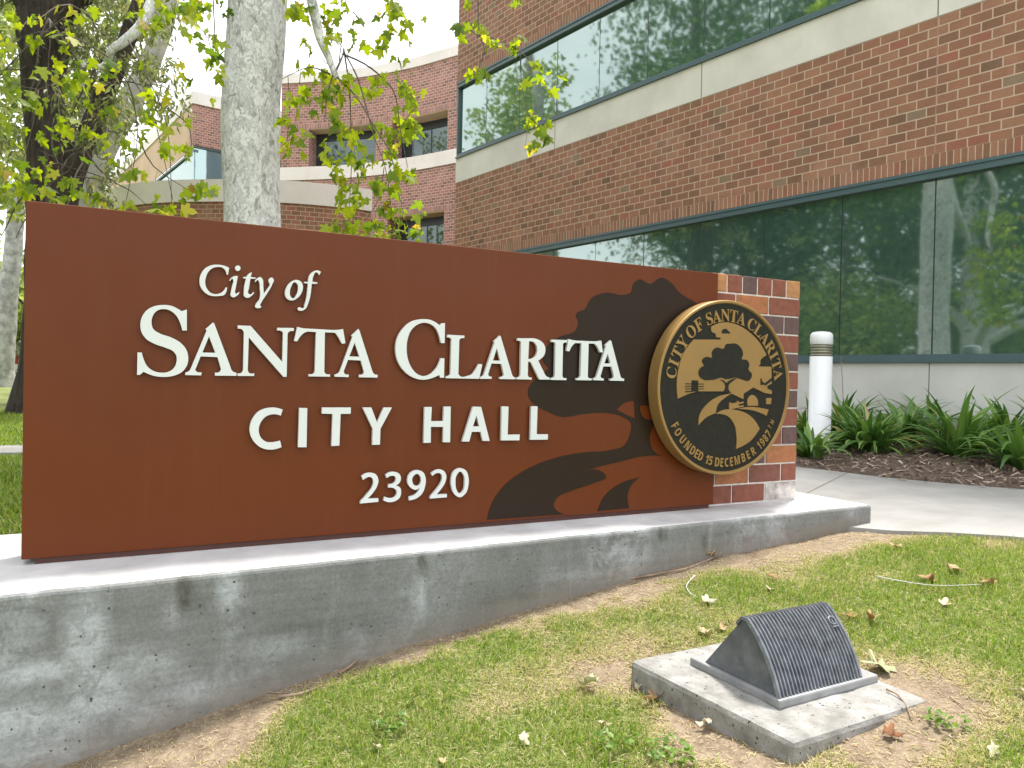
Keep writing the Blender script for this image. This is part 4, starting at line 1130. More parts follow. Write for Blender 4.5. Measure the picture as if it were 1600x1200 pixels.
# joints of the stone and brick
mb = MB()
for s in (-9.79, -6.735, -3.68, -0.62, 2.43):
    mb = MB(); mb.box(WL(s - 0.006, 0.0062, BAND0 + 0.002), EW * 0.012, NW * 0.0012, ZV * (BAND1 - BAND0 - 0.034)); mb.build('stone_joint', M['joint'], bld)
    mb = MB(); mb.box(WL(s - 0.005, 0.0002, -1.0), EW * 0.010, NW * 0.001, ZV * (SILL + 1.0 - 0.004)); mb.build('base_joint', M['joint'], bld)
tan_seal = mat('tan sealant', (0.33, 0.22, 0.17), 0.85)
for s in (-6.735, -3.68, -0.62, 2.43):
    mb = MB(); mb.box(WL(s - 0.005, 0.0004, HEAD + 0.16), EW * 0.010, NW * 0.0008, ZV * (BAND0 - HEAD - 0.164)); mb.build('brick_joint', tan_seal, bld)
mb = MB(); mb.box(WL(S0 - 0.05, -0.2, -0.7), EW * 0.045, NW * 0.05, ZV * 4.0); mb.build('corner_joint', M['brown_joint'], bld)

def ribbon(z0, z1, s_first, step, s_a, s_b, sill_h=0.085):
    """window strip: metal head, sill and jambs, butt-jointed panes"""
    fr = MB()
    hh = 0.10
    fr.box(WL(s_a, -0.16, z1 - hh), EW * (s_b - s_a), NW * 0.185, ZV * (hh - 0.002))           # head
    fr.box(WL(s_a, 0.0255, z1 - hh * 0.35), EW * (s_b - s_a), NW * 0.012, ZV * (hh * 0.33))
    fr.box(WL(s_a, -0.16, z0), EW * (s_b - s_a), NW * 0.195, ZV * 0.03)                         # sill nose
    fr.box(WL(s_a, -0.16, z0 + 0.031), EW * (s_b - s_a), NW * 0.165, ZV * (sill_h - 0.03))
    fr.box(WL(s_a, -0.16, z0 + sill_h + 0.002), EW * 0.035, NW * 0.17, ZV * (z1 - z0 - hh - sill_h - 0.004))
    w = fr.build('ribbon_window', M['teal'], bld)
    edges = [s_a + 0.035]; s = s_first
    while s < s_b:
        if s > s_a + 0.2: edges.append(s)
        s += step
    edges.append(s_b)
    for a, b in zip(edges[:-1], edges[1:]):
        mb = MB()
        ti = random.uniform(-0.0025, 0.0025); tj = random.uniform(-0.002, 0.002)
        zz0, zz1 = z0 + sill_h + 0.003, z1 - hh - 0.003
        d0 = -0.045
        q = [WL(a + 0.004, d0 - ti, zz0 ), WL(b - 0.004, d0 + ti, zz0), WL(b - 0.004, d0 + ti + tj, zz1), WL(a + 0.004, d0 - ti + tj, zz1)]
        mb.add(q, [(0, 1, 2, 3)])
        mb.add([p - NW * 0.02 for p in q], [(3, 2, 1, 0)])
        mb.build('glass_pane', M['glass'], w)
    for a in edges[1:-1]:
        jm = MB(); jm.box(WL(a - 0.006, -0.08, z0 + sill_h + 0.003), EW * 0.012, NW * 0.037, ZV * (z1 - z0 - hh - sill_h - 0.006))
        jm.build('pane_joint', M['dark_metal'], w)
    return w
ribbon(SILL, HEAD - 0.002, -3.68 - 1.0236 * 8, 1.0236, S0 + 0.02, S1)
ribbon(BAND1 - 0.028, HEAD2 - 0.002, -3.68 - 1.0236 * 8, 1.0236, S0 + 0.02, S1)

# curved wing behind: plan points found from the edge of its stone band
CB0, CB1, CHEAD = 7.37, 7.87, 9.34
plan = [at_z(x, y, CB0) for x, y in ((438, 282.5), (504, 280.5), (570, 276), (642, 267.5), (712.5, 255))]
plan.append(plan[-1] + (plan[-1] - plan[-2]) * 1.2)
P2d = [np.array((p.x, p.y)) for p in plan]
def resample(P, n):
    P = np.array(P); m = len(P)
    out = []
    for i in range(m - 1):
        p0, p1, p2, p3 = P[max(i - 1, 0)], P[i], P[i + 1], P[min(i + 2, m - 1)]
        for k in range(n):
            t = k / n
            out.append(0.5 * ((2 * p1) + (-p0 + p2) * t + (2 * p0 - 5 * p1 + 4 * p2 - p3) * t * t + (-p0 + 3 * p1 - 3 * p2 + p3) * t ** 3))
    out.append(P[-1]); return np.array(out)
class Curve:
    def __init__(self, P):
        self.P = np.array(P); self.u = np.concatenate([[0], np.cumsum(np.linalg.norm(np.diff(self.P, axis=0), axis=1))])
        self.len = self.u[-1]
        t = np.gradient(self.P, axis=0); t /= np.linalg.norm(t, axis=1)[:, None]
        self.n = np.stack([t[:, 1], -t[:, 0]], 1)
    def at(self, u, d=0.0):
        x = np.interp(u, self.u, self.P[:, 0]); y = np.interp(u, self.u, self.P[:, 1])
        nx = np.interp(u, self.u, self.n[:, 0]); ny = np.interp(u, self.u, self.n[:, 1])
        return x + nx * d, y + ny * d
    def u_of_px(self, px):
        best, bu = 1e9, 0
        for u in np.linspace(0, self.len, 600):
            x, y = self.at(u); p = Vector((x, y, 0))
            dd = p.dot(FW); sx = 800 + F * p.dot(RT) / dd
            if abs(sx - px) < best: best, bu = abs(sx - px), u
        return bu
def curve_slab(name, C, u0, u1, z0, z1, d, th, m, parent, v0=0.0, step=0.35):
    n = max(1, int((u1 - u0) / step)); V = []; Fq = []; uv = []
    us = np.linspace(u0, u1, n + 1)
    for u in us:
        for dd, z in ((d, z0), (d, z1), (d - th, z1), (d - th, z0)):
            x, y = C.at(u, dd); V.append((x, y, z))
    par = lambda i: (us[i // 4], (d, d, d - th, d - th)[i % 4], (z0, z1, z1, z0)[i % 4])
    for i in range(n):
        a = i * 4; b = a + 4
        Fq += [(a, b, b + 1, a + 1), (a + 1, b + 1, b + 2, a + 2), (a + 2, b + 2, b + 3, a + 3), (a + 3, b + 3, b, a)]
    Fq += [(0, 1, 2, 3), (4 * n + 3, 4 * n + 2, 4 * n + 1, 4 * n)]
    for k, f in enumerate(Fq):
        for i in f:
            u, dd, z = par(i)
            if k >= len(Fq) - 2: uv.append((dd + 50, z - v0 + 50.8))
            elif k % 4 in (0, 2): uv.append((u + 50, z - v0 + 50.8))
            else: uv.append((u + 50, dd + 50))
    o = MB().add(V, Fq).build(name, m, parent); add_uv(o, uv); return o
CW = Curve(resample(P2d, 8))
Y_R = plan[4].y
CROOF = at_y(714, 87, Y_R).z
CTOP = at_y(714, 71, Y_R).z
TH_C = 0.75
u_w = [(CW.u_of_px(477), CW.u_of_px(580)), (CW.u_of_px(606), CW.u_of_px(692))]
u_l = [(CW.u_of_px(601), CW.u_of_px(689)), (CW.u_of_px(477), CW.u_of_px(578))]
def storey(z0, z1, openings, zs, zh):
    """brick band z0..z1 with window openings zs..zh"""
    curve_slab('brick_wall', CW, 0, CW.len, zh + 0.20, z1, 0, TH_C, M['brick_far'], bld, zh + 0.2)
    curve_slab('rowlock_course', CW, 0, CW.len, zh, zh + 0.198, 0.002, TH_C, M['brick_far_rowlock'], bld, zh + 50.8 - 0.2 * 254)
    if zs > z0 + 0.01: curve_slab('brick_wall', CW, 0, CW.len, z0, zs - 0.002, 0, TH_C, M['brick_far'], bld, zs)
    op = sorted(openings); u = 0
    for a, b in op + [(CW.len, CW.len)]:
        if a > u: curve_slab('brick_wall', CW, u, a, zs, zh - 0.002, 0, TH_C, M['brick_far'], bld, zs)
        u = b
    for a, b in op:
        so = curve_slab('soffit', CW, a + 0.02, b - 0.02, zh - 0.03, zh - 0.003, -0.02, TH_C - 0.1, M['tan'], bld)
        fr = MB()
        w = curve_slab('window', CW, a + 0.003, b - 0.003, zh - 0.32, zh - 0.032, -TH_C + 0.12, 0.08, M['dark_metal'], bld)
        curve_slab('window_frame', CW, a + 0.003, a + 0.10, zs + 0.002, zh - 0.322, -TH_C + 0.12, 0.08, M['dark_metal'], w)
        curve_slab('window_frame', CW, b - 0.10, b - 0.003, zs + 0.002, zh - 0.322, -TH_C + 0.12, 0.08, M['dark_metal'], w)
        curve_slab('mullion', CW, (a + b) / 2 - 0.02, (a + b) / 2 + 0.02, zs + 0.002, zh - 0.322, -TH_C + 0.105, 0.05, M['dark_metal'], w)
        curve_slab('glass_pane', CW, a + 0.1, b - 0.1, zs + 0.002, zh - 0.322, -TH_C + 0.09, 0.03, M['glass_dim'], w)
storey(CB1 + 0.002, CROOF, u_w, CB1 + 0.002, CHEAD)
curve_slab('stone_band', CW, 0, CW.len, CB0, CB1, 0.05, TH_C + 0.1, M['coping'], bld)
storey(2.5, CB0 - 0.002, u_l, 4.3, HEAD2)
curve_slab('brick_wall', CW, 0, CW.len, -1, 2.498, 0, TH_C, M['brick_far'], bld)
curve_slab('coping', CW, -0.0, CW.len, CROOF + 0.002, CTOP, 0.06, TH_C + 0.2, M['coping'], bld)
curve_slab('end_wall', CW, -0.0, 0.04, -1, CROOF, -TH_C - 0.002, 2.0, M['tan'], bld)
curve_slab('core', CW, 0.05, CW.len, -1, CROOF - 0.2, -TH_C - 0.05, 3.0, M['dark_room'], bld)

# angled wing at far left: a brick end, and a tan face over a window running back from the corner
CY = CROOF * F / (573 - 162)
ca = at_y(302, 162, CY); cbb = at_y(346, 168.7, CY * 1.022)
R1 = Vector((cbb.x - ca.x, cbb.y - ca.y, 0)).normalized(); CA = Vector((ca.x, ca.y, 0))
RN = Vector((R1.y, -R1.x, 0))
def FR_R(s, d, z): return CA + R1 * s + RN * d + ZV * z
LD = Vector((EW.x, EW.y, 0))
def FR_L(s, d, z): return CA + LD * s + NW * d + ZV * z       # s negative: away to the left
zb_ = at_y(302, 226, CY).z; zt_ = at_y(302, 143, CY).z
TF = at_y(301, 232, CY).z
wall_slab('brick_wall', 0, 7, zb_, ca.z, 0, 0.5, M['brick_far'], bld, zb_, FR_R)
wall_slab('coping', -0.05, 7, ca.z + 0.002, zt_, 0.08, 0.7, M['coping'], bld, 0, FR_R)
w = wall_slab('window', 0.05, 7, zb_ - 0.08, zb_ - 0.004, -0.05, 0.2, M['teal'], bld, 0, FR_R)
wall_slab('glass_pane', 0.05, 3.2, 4, zb_ - 0.082, -0.12, 0.05, M['glass_blue'], w, 0, FR_R)
wall_slab('glass_pane', 3.24, 7, 4, zb_ - 0.082, -0.12, 0.05, M['glass_blue'], w, 0, FR_R)
wall_slab('tan_fascia', -34, -0.01, TF, ca.z, 0, 0.03, M['tan'], bld, 0, FR_L)
wall_slab('coping', -34, -0.06, ca.z + 0.002, zt_, 0.06, 0.7, M['coping'], bld, 0, FR_L)
w = wall_slab('window', -34, -0.06, TF - 0.1, TF - 0.004, -0.05, 0.2, M['teal'], bld, 0, FR_L)
wall_slab('glass_pane', -34, -0.06, 4, TF - 0.102, -0.12, 0.05, M['glass'], w, 0, FR_L)
wall_slab('core', -34, -1.2, -1, 9.3, -0.7, 1.0, M['dark_room'], bld, 0, FR_L)
wall_slab('core', 1.2, 7, -1, 9.3, -0.7, 0.5, M['dark_room'], bld, 0, FR_R)
wall_slab('brick_wall', -34, 0, -1, 3.9, -0.1, 0.3, M['brick_far'], bld, 0, FR_L)
# low rounded bay in front of it
bayP = [at_z(x, y, BAND1) for x, y in ((120, 338), (150, 312), (187, 292), (250, 283), (345, 280.5), (439, 282), (540, 291), (580, 297))]
BW = Curve(resample([np.array((p.x, p.y)) for p in bayP], 8))
bay = empty('rounded_bay', (bayP[4].x, bayP[4].y + 1, -0.7), 'low rounded brick bay with a broad pale stone coping, left of the pale trunk', 'building wing')
curve_slab('brick_wall', BW, 0, BW.len, -1, BAND0 - 0.002, 0, 0.35, M['brick'], bay)
curve_slab('coping', BW, 0, BW.len + 0.0, BAND0, BAND1, 0.04, 0.45, M['coping'], bay)
e0 = Vector((*BW.at(0), 0)); e1_ = Vector((*BW.at(BW.len), 0))
mb = MB()
top = [Vector((*BW.at(u, -0.36), BAND1 - 0.1)) for u in np.linspace(0.05, BW.len - 0.02, 30)]
back = [p + Vector((-2.4, 6.3, 0)) for p in top]
for i in range(29): mb.add([top[i], top[i + 1], back[i + 1], back[i]], [(0, 1, 2, 3)])
mb.build('roof', M['base_wall'], bay)
mb = MB(); q = e1_
rt_ = [q, q + Vector((0.5, 6.5, 0))]
o = wall_slab('return_wall', 0.002, 6.5, -1, BAND0 - 0.002, 0, 0.35, M['brick'], bay, 0, lambda s, d, z: q + Vector((-0.356, 0.934, 0)) * s + Vector((0.934, 0.356, 0)) * d + ZV * z)
o = wall_slab('coping', 0.05, 6.5, BAND0, BAND1, 0.04, 0.45, M['band'], bay, 0, lambda s, d, z: q + Vector((-0.356, 0.934, 0)) * s + Vector((0.934, 0.356, 0)) * d + ZV * z)

# ------------------------------------------------------------------ trees
def rand_leaf_rot(n, droop=(-1.45, -0.2), roll=0.7):
    return rot_euler(RNG.uniform(droop[0], droop[1], n), RNG.normal(0, roll, n), RNG.uniform(0, 2 * np.pi, n))
def px_cluster(items, size):
    """items: (px, py, depth, spread in px, count)"""
    loc = []; sc = []
    for px, py, Y, sp, c in items:
        cpos = at_y(px, py, Y); r = sp / F * Y
        k = RNG.normal(0, 1, (c, 3)) * np.array([r, max(r, 0.08), r]) * 0.6
        loc.append(np.array(cpos[:]) + k); sc.append(RNG.uniform(0.65, 1.15, c) * size)
    return np.concatenate(loc), np.concatenate(sc)
def twig(mb, pts, Y, r0, r1, dY=0.0):
    P = [at_y(x, y, Y + dY * i / max(1, len(pts) - 1)) for i, (x, y) in enumerate(pts)]
    P = [Vector((*p, )) for p in resample([np.array(q[:]) for q in P], 3)] if len(P) > 2 else P
    n = len(P)
    mb.tube(P, [r0 + (r1 - r0) * i / (n - 1) for i in range(n)], 6)

def sycamore_leaves(items, size, parent, name='leaves', droop=(-1.5, -0.15)):
    loc, sc = px_cluster(items, size)
    n = len(loc)
    return scatter(name, LEAF_V, LEAF_F, loc, rand_leaf_rot(n, droop), sc, np.clip(RNG.beta(1.5, 1.7, n), 0, 1), M['leaf_syc'], parent)

# the pale sycamore right behind the sign
TY = 6.4
tb = at_y(393, 600, TY); tb.z = gz1(tb.x, TY)
syc = empty('sycamore_tree', tb, 'thick pale mottled sycamore trunk right behind the sign, with bright hanging leaf sprays', 'tree')
mb = MB()
cl = [(393, 690), (393, 560), (394, 440), (394, 340), (392, 250), (392, 180), (394, 130), (400, 60), (403, 0), (404, -60), (402, -140)]
wd = [112, 98, 92, 86, 86, 88, 88, 90, 90, 84, 76]
pts = [at_y(x, y, TY) for x, y in cl]; pts[0].z = tb.z - 0.1
P = resample([np.array(p[:]) for p in pts], 5); Wd = resample([np.array([w]) for w in wd], 5)[:, 0]
mb.tube([Vector(p) for p in P], [w / F * TY / 2 for w in Wd], 40, wob=0.07, seed=3)
fk = Vector(P[-1])
mb.build('trunk', M['bark_pale'], syc)
lb = MB()
# scaffold limbs above the frame; a few arch over and hang down into view
def limb(P, r0, r1, n=14):
    Q = resample([np.array(p[:]) for p in P], 6); m = len(Q)
    lb.tube([Vector(p) for p in Q], [r0 + (r1 - r0) * i / (m - 1) for i in range(m)], 12, wob=0.1, seed=5)
HangTop = at_y(470, -60, 5.7)
limb([fk, fk + Vector((0.05, -0.25, 0.6)), HangTop + Vector((-0.02, 0, 0.45)), HangTop, at_y(487, 0, 5.75), at_y(500, 58, 5.8), at_y(513, 88, 5.8), at_y(522, 112, 5.8), at_y(527, 122, 5.8)], 0.062, 0.018)
limb([fk, fk + Vector((-0.5, -0.1, 0.5)), at_y(290, -80, 6.0), at_y(245, -10, 5.8), at_y(222, 38, 5.7), at_y(192, 66, 5.7), at_y(175, 78, 5.7), at_y(166, 100, 5.8), at_y(150, 105, 5.8)], 0.062, 0.016)
limb([fk, fk + Vector((0.3, 0.1, 1.2)), fk + Vector((0.6, 0.5, 2.6))], 0.17, 0.07)
limb([fk, fk + Vector((-0.4, 0.4, 1.0)), fk + Vector((-1.2, 0.9, 2.4))], 0.15, 0.06)
limb([fk + Vector((0.1, 0, 0.2)), fk + Vector((1.0, -0.3, 1.0)), at_y(745, -130, 5.9)], 0.09, 0.02)
lb.build('limb', M['bark_pale'], syc)
tw = MB()
for p, r in (([(524, 112), (535, 88), (537, 74)], 0.011), ([(537, 76), (545, 130), (548, 180), (549, 260), (545, 335)], 0.007), ([(538, 82), (558, 120), (573, 170), (585, 215), (602, 262), (612, 330)], 0.007),
             ([(535, 84), (570, 100), (600, 124), (618, 150), (625, 200), (637, 262)], 0.008), ([(520, 118), (511, 150), (507, 190)], 0.006), ([(516, 116), (482, 105), (440, 124)], 0.007),
             ([(526, 120), (556, 150), (580, 190), (610, 240), (622, 300), (640, 365)], 0.007), ([(600, 262), (592, 310), (570, 345)], 0.004), ([(530, 95), (534, 60), (536, 30)], 0.005), ([(520, 106), (500, 90), (478, 66)], 0.004),
             ([(545, 330), (560, 350), (550, 372)], 0.003), ([(625, 200), (645, 170), (655, 150)], 0.003), ([(470, 110), (466, 150), (462, 190)], 0.003), ([(450, 120), (452, 170), (448, 230)], 0.003)):
    twig(tw, p, 5.8, r, 0.0022, random.uniform(-0.3, 0.3))
for p in ([(745, -130), (748, 40), (757, 75), (752, 95), (742, 125)], [(757, 52), (790, 70), (812, 80), (815, 130), (825, 180), (820, 236)], [(812, 80), (845, 110), (862, 130)], [(825, 178), (845, 200), (858, 212)], [(753, 60), (730, 45), (718, 48)]):
    twig(tw, p, 5.9, 0.004, 0.0015, 0.1)
for p in ([(166, 100), (200, 130), (215, 210), (202, 290), (193, 330)], [(180, 90), (225, 150), (245, 200), (270, 312)], [(200, 62), (235, 130), (262, 200), (268, 322)], [(290, -80), (300, 20), (325, 60), (335, 110)], [(330, -60), (336, 60), (338, 112)],
          [(150, 105), (110, 110), (60, 140), (0, 120)], [(170, 90), (120, 60), (60, 50), (10, 70)], [(150, 105), (120, 160), (100, 220), (95, 300)], [(150, 105), (140, 170), (130, 240), (138, 310)], [(60, 140), (50, 200), (30, 270)],
          [(215, 210), (240, 260), (300, 300)], [(225, 150), (290, 190), (300, 235)], [(-20, 20), (60, -20)], [(0, 118), (40, 75), (70, 50), (110, 20)], [(120, 60), (90, 100), (60, 118), (30, 125)]):
    twig(tw, p, 5.6, 0.006, 0.002, random.uniform(-0.6, 0.6))
tw.build('twigs', M['twig'], syc)
A = []
for px, py, sp, c in ((470, 150, 18, 6), (500, 155, 14, 5), (465, 165, 16, 6), (462, 205, 16, 5), (450, 230, 14, 6), (448, 185, 10, 4), (503, 158, 10, 4), (524, 150, 14, 5), (560, 138, 16, 6), (575, 135, 14, 5), (525, 180, 14, 5), (530, 200, 12, 4), (592, 122, 14, 5),
                      (640, 140, 14, 6), (632, 122, 10, 4), (650, 160, 14, 5), (640, 190, 12, 4), (628, 178, 10, 4), (545, 215, 14, 5), (590, 200, 14, 6), (605, 216, 12, 5), (510, 238, 14, 6), (540, 240, 14, 6), (562, 258, 14, 6), (530, 270, 14, 6), (575, 250, 12, 5), (610, 236, 12, 5), (625, 212, 10, 4), (646, 205, 8, 4),
                      (545, 300, 16, 7), (538, 320, 14, 5), (562, 312, 14, 6), (610, 288, 12, 4), (588, 282, 10, 4), (628, 268, 12, 5), (640, 272, 8, 3), (605, 318, 14, 6), (620, 335, 12, 5), (585, 345, 14, 7), (550, 345, 14, 6), (640, 360, 14, 6), (652, 372, 12, 5), (612, 362, 14, 6), (590, 368, 14, 6), (548, 366, 12, 5), (525, 355, 10, 4), (655, 330, 8, 3),
                      (515, 130, 12, 5), (505, 112, 9, 4), (480, 112, 12, 4), (540, 125, 12, 4),
                      (455, 10, 12, 8), (470, 18, 10, 6), (480, 5, 12, 6), (512, 25, 12, 5), (518, 45, 10, 5), (536, 8, 12, 4), (560, 35, 10, 3), (612, 5, 10, 5), (622, 18, 10, 5), (625, 32, 8, 3), (598, 70, 10, 4), (606, 50, 8, 3), (620, 88, 8, 3), (634, 58, 7, 2), (562, 58, 8, 3), (550, 78, 8, 2), (590, 20, 14, 3), (480, 60, 10, 3), (516, 62, 8, 3), (660, 30, 12, 2)):
    A.append((px, py, 5.8 + RNG.normal(0, 0.15), sp, int(c * 1.25)))
for px, py, sp, c in ((720, 45, 8, 4), (738, 40, 8, 4), (757, 48, 8, 4), (765, 66, 8, 4), (787, 68, 7, 3), (806, 74, 7, 3), (812, 58, 6, 3), (740, 110, 8, 4), (750, 118, 8, 4), (762, 112, 6, 3), (845, 108, 7, 4), (850, 124, 8, 4), (862, 136, 6, 2), (880, 118, 5, 2), (832, 178, 6, 3), (826, 192, 6, 3),
                      (850, 196, 6, 3), (846, 214, 6, 3), (830, 222, 6, 3), (856, 212, 5, 2), (735, 3, 7, 4), (810, 4, 5, 2), (815, 130, 4, 2)):
    A.append((px, py, 5.9 + RNG.normal(0, 0.1), sp, c))
for px, py, sp, c in ((305, 45, 12, 4), (325, 55, 10, 4), (334, 76, 8, 3), (330, 92, 8, 3), (338, 108, 8, 3), (300, 5, 12, 8), (316, 5, 10, 6), (345, 12, 10, 4), (290, 105, 8, 2), (297, 125, 6, 1), (325, 155, 7, 2), (240, 150, 10, 4), (246, 170, 10, 4), (236, 186, 10, 4), (220, 192, 10, 4), (266, 150, 8, 2), (290, 190, 8, 3),
                      (215, 212, 10, 4), (250, 215, 10, 4), (260, 226, 8, 3), (205, 222, 8, 3), (180, 250, 8, 3), (186, 240, 8, 3), (300, 230, 6, 3), (292, 238, 6, 2), (300, 250, 6, 2), (292, 300, 9, 5), (310, 296, 9, 5), (328, 290, 8, 4), (246, 328, 8, 4), (260, 325, 9, 5), (275, 326, 8, 4), (318, 300, 7, 3), (200, 270, 8, 3), (195, 320, 8, 4), (188, 328, 8, 4), (236, 265, 6, 2),
                      (20, 268, 16, 10), (32, 288, 14, 10), (50, 282, 14, 10), (10, 300, 12, 8), (58, 300, 10, 6), (90, 100, 14, 7), (112, 128, 14, 8), (130, 110, 12, 6), (150, 105, 12, 6), (115, 142, 12, 6), (40, 145, 14, 7), (55, 166, 12, 5), (90, 200, 12, 6), (102, 190, 12, 6), (130, 207, 12, 7), (65, 205, 10, 5), (0, 182, 14, 6), (95, 280, 12, 7), (110, 292, 12, 7), (85, 302, 12, 7), (120, 300, 12, 7), (132, 310, 12, 6), (142, 306, 10, 5),
                      (30, 30, 24, 9), (2, 72, 16, 7), (60, 58, 18, 7), (85, 30, 20, 7), (130, 160, 14, 6), (160, 162, 12, 5), (180, 112, 12, 5), (100, 60, 16, 7), (160, 30, 20, 6), (245, 40, 14, 6), (262, 20, 14, 7), (220, 14, 12, 4), (10, 130, 16, 6), (25, 210, 16, 6), (5, 240, 14, 6), (150, 130, 10, 4), (75, 250, 12, 5), (110, 240, 12, 5), (60, 110, 14, 5), (210, 100, 14, 4), (190, 200, 8, 3), (170, 215, 8, 3)):
    A.append((px, py, 5.4 + RNG.normal(0, 0.35), sp * 1.15, c if px > 190 else max(2, int(c * 0.72))))
half = [(a, b, c_, d_, max(1, round(e * 0.62))) for a, b, c_, d_, e in A]
sycamore_leaves(half, 0.098, syc)
FLAT_V = LEAF_V.copy()
LEAF_V = FLAT_V.copy(); LEAF_V[:, 2] = 0.75 * np.abs(FLAT_V[:, 0]) - 0.35 * FLAT_V[:, 1] ** 2 + 0.06 * np.sin(FLAT_V[:, 1] * 9); LEAF_V[:, 0] *= 0.82
sycamore_leaves(half, 0.085, syc, 'leaves', (-1.9, -0.5))
LEAF_V = FLAT_V
# crown above the frame
cl_ = []
k = 2600
cc = np.array((fk + Vector((0.1, 0.2, 2.6)))[:])
u = RNG.normal(0, 1, (k, 3)); u /= np.linalg.norm(u, axis=1)[:, None]
cpos = cc + u * np.array([2.7, 2.4, 1.5]) * RNG.uniform(0.35, 1, (k, 1)) ** 0.5
cpos = cpos[cpos[:, 2] > 3.9]
scatter('crown', LEAF_V, LEAF_F, cpos, rand_leaf_rot(len(cpos)), RNG.uniform(0.1, 0.17, len(cpos)), RNG.beta(2.2, 2.4, len(cpos)), M['leaf_syc'], syc)

# dark furrowed tree at left
DY = 10.7
db = at_y(72, 645, DY); db.z = gz1(db.x, DY)
drk = empty('dark_tree', db, 'forked tree with nearly black furrowed bark behind the left end of the sign', 'tree')
mb = MB()
def trunk_px(mb, cl, wd, Y, n=28, wob=0.12, seed=1, dY=0.0, bury=False):
    m = len(cl)
    pts = [at_y(x, y, Y + dY * i / (m - 1)) for i, (x, y) in enumerate(cl)]
    if bury: pts[0].z = gz1(pts[0].x, pts[0].y) - 0.15
    P = resample([np.array(p[:]) for p in pts], 6); Wd = resample([np.array([w]) for w in wd], 6)[:, 0]
    mb.tube([Vector(p) for p in P], [w / F * p[1] / 2 for w, p in zip(Wd, P)], n, wob=wob, seed=seed)
    return Vector(P[-1])
trunk_px(mb, [(66, 655), (74, 600), (80, 480), (82, 350), (80, 260), (72, 180), (68, 110), (72, 30), (84, -30), (90, -110), (100, -260)], [110, 84, 74, 72, 64, 58, 62, 78, 74, 60, 40], DY, seed=8, bury=True)
trunk_px(mb, [(92, 345), (110, 280), (130, 230), (152, 175), (172, 130), (200, 60), (235, -30), (290, -150)], [40, 36, 33, 30, 28, 26, 24, 14], DY, 18, seed=9)
trunk_px(mb, [(76, 40), (110, 8), (150, -30), (200, -90)], [44, 36, 30, 20], DY, 16, seed=10)
trunk_px(mb, [(70, 60), (40, 10), (10, -40), (-60, -120)], [34, 28, 22, 12], DY, 16, seed=12)
mb.build('trunk', M['bark_dark'], drk)
tw = MB()
for k in range(46):
    x0, y0 = random.choice([(72, 110), (80, 200), (150, 180), (172, 130), (76, 30), (110, 8), (130, 230), (70, 260), (200, 60)])
    pts = [(x0, y0)]
    dx, dy = random.uniform(-22, 26), random.uniform(-8, 26)
    for q in range(4): pts.append((pts[-1][0] + dx + random.uniform(-8, 8), pts[-1][1] + dy + random.uniform(-8, 14)))
    twig(tw, pts, DY - random.uniform(0, 0.9), 0.016, 0.004, random.uniform(-0.8, 0.4))
tw.build('twigs', M['twig'], drk)
B = []
for k in range(150):
    x = random.gauss(165, 62); y = random.uniform(-60, 215)
    if x > 290 or (x < 120 and random.random() < 0.5): continue
    if x > 200 and y > 120 and random.random() < 0.6: continue
    B.append((x, y, DY + RNG.normal(0.6, 0.9), 17, 40))
for px, py in ((170, 250), (165, 280), (160, 310), (200, 240), (175, 265), (240, 150), (225, 165), (255, 160), (270, 130), (265, 100), (170, 320), (150, 290)):
    B.append((px, py, DY + RNG.normal(0.3, 0.5), 13, 34))
for k in range(46):
    B.append((random.uniform(-30, 60), random.uniform(-40, 300), DY + RNG.normal(1.0, 0.8), 16, 22))
loc, sc = px_cluster(B, 0.135)
n = len(loc)
scatter('leaves', SMALL_V, SMALL_F, loc, rand_leaf_rot(n, (-1.6, -0.5)), sc, RNG.random(n), M['leaf_grey'], drk)

# paler tree leaning behind the dark one
PY_ = 15.0
pb = at_y(60, 600, PY_); pb.z = gz1(pb.x, PY_)
pal = empty('leaning_tree', pb, 'pale smooth-barked tree leaning to the right behind the dark forked tree', 'tree')
mb = MB()
ft = trunk_px(mb, [(60, 640), (84, 480), (110, 370), (140, 290), (165, 225), (200, 165), (235, 95), (262, 20), (280, -80)], [60, 50, 46, 42, 38, 36, 30, 26, 18], PY_, 22, 0.08, 21, bury=True)
trunk_px(mb, [(132, 320), (131, 270), (134, 200), (128, 120), (124, 20), (110, -90)], [20, 18, 17, 15, 12, 8], PY_, 14, 0.1, 23)
mb.build('trunk', mat_mottled('smooth pale bark', (0.36, 0.35, 0.32), (0.5, 0.49, 0.46), 8, 0.85, 0.4, 0.01), pal)
B = []
for k in range(70):
    B.append((random.uniform(-40, 300), random.uniform(-160, 60) , PY_ + RNG.normal(1, 1.2), 26, 22))
for k in range(110):
    B.append((random.uniform(-60, 150), random.uniform(-40, 330), PY_ + 1.6 + RNG.normal(0.5, 1.0), 22, 26))
loc, sc = px_cluster(B, 0.2)
scatter('leaves', CLUMP_V, CLUMP_F, loc, rand_leaf_rot(len(loc)), sc, RNG.random(len(loc)), M['leaf_far'], pal)

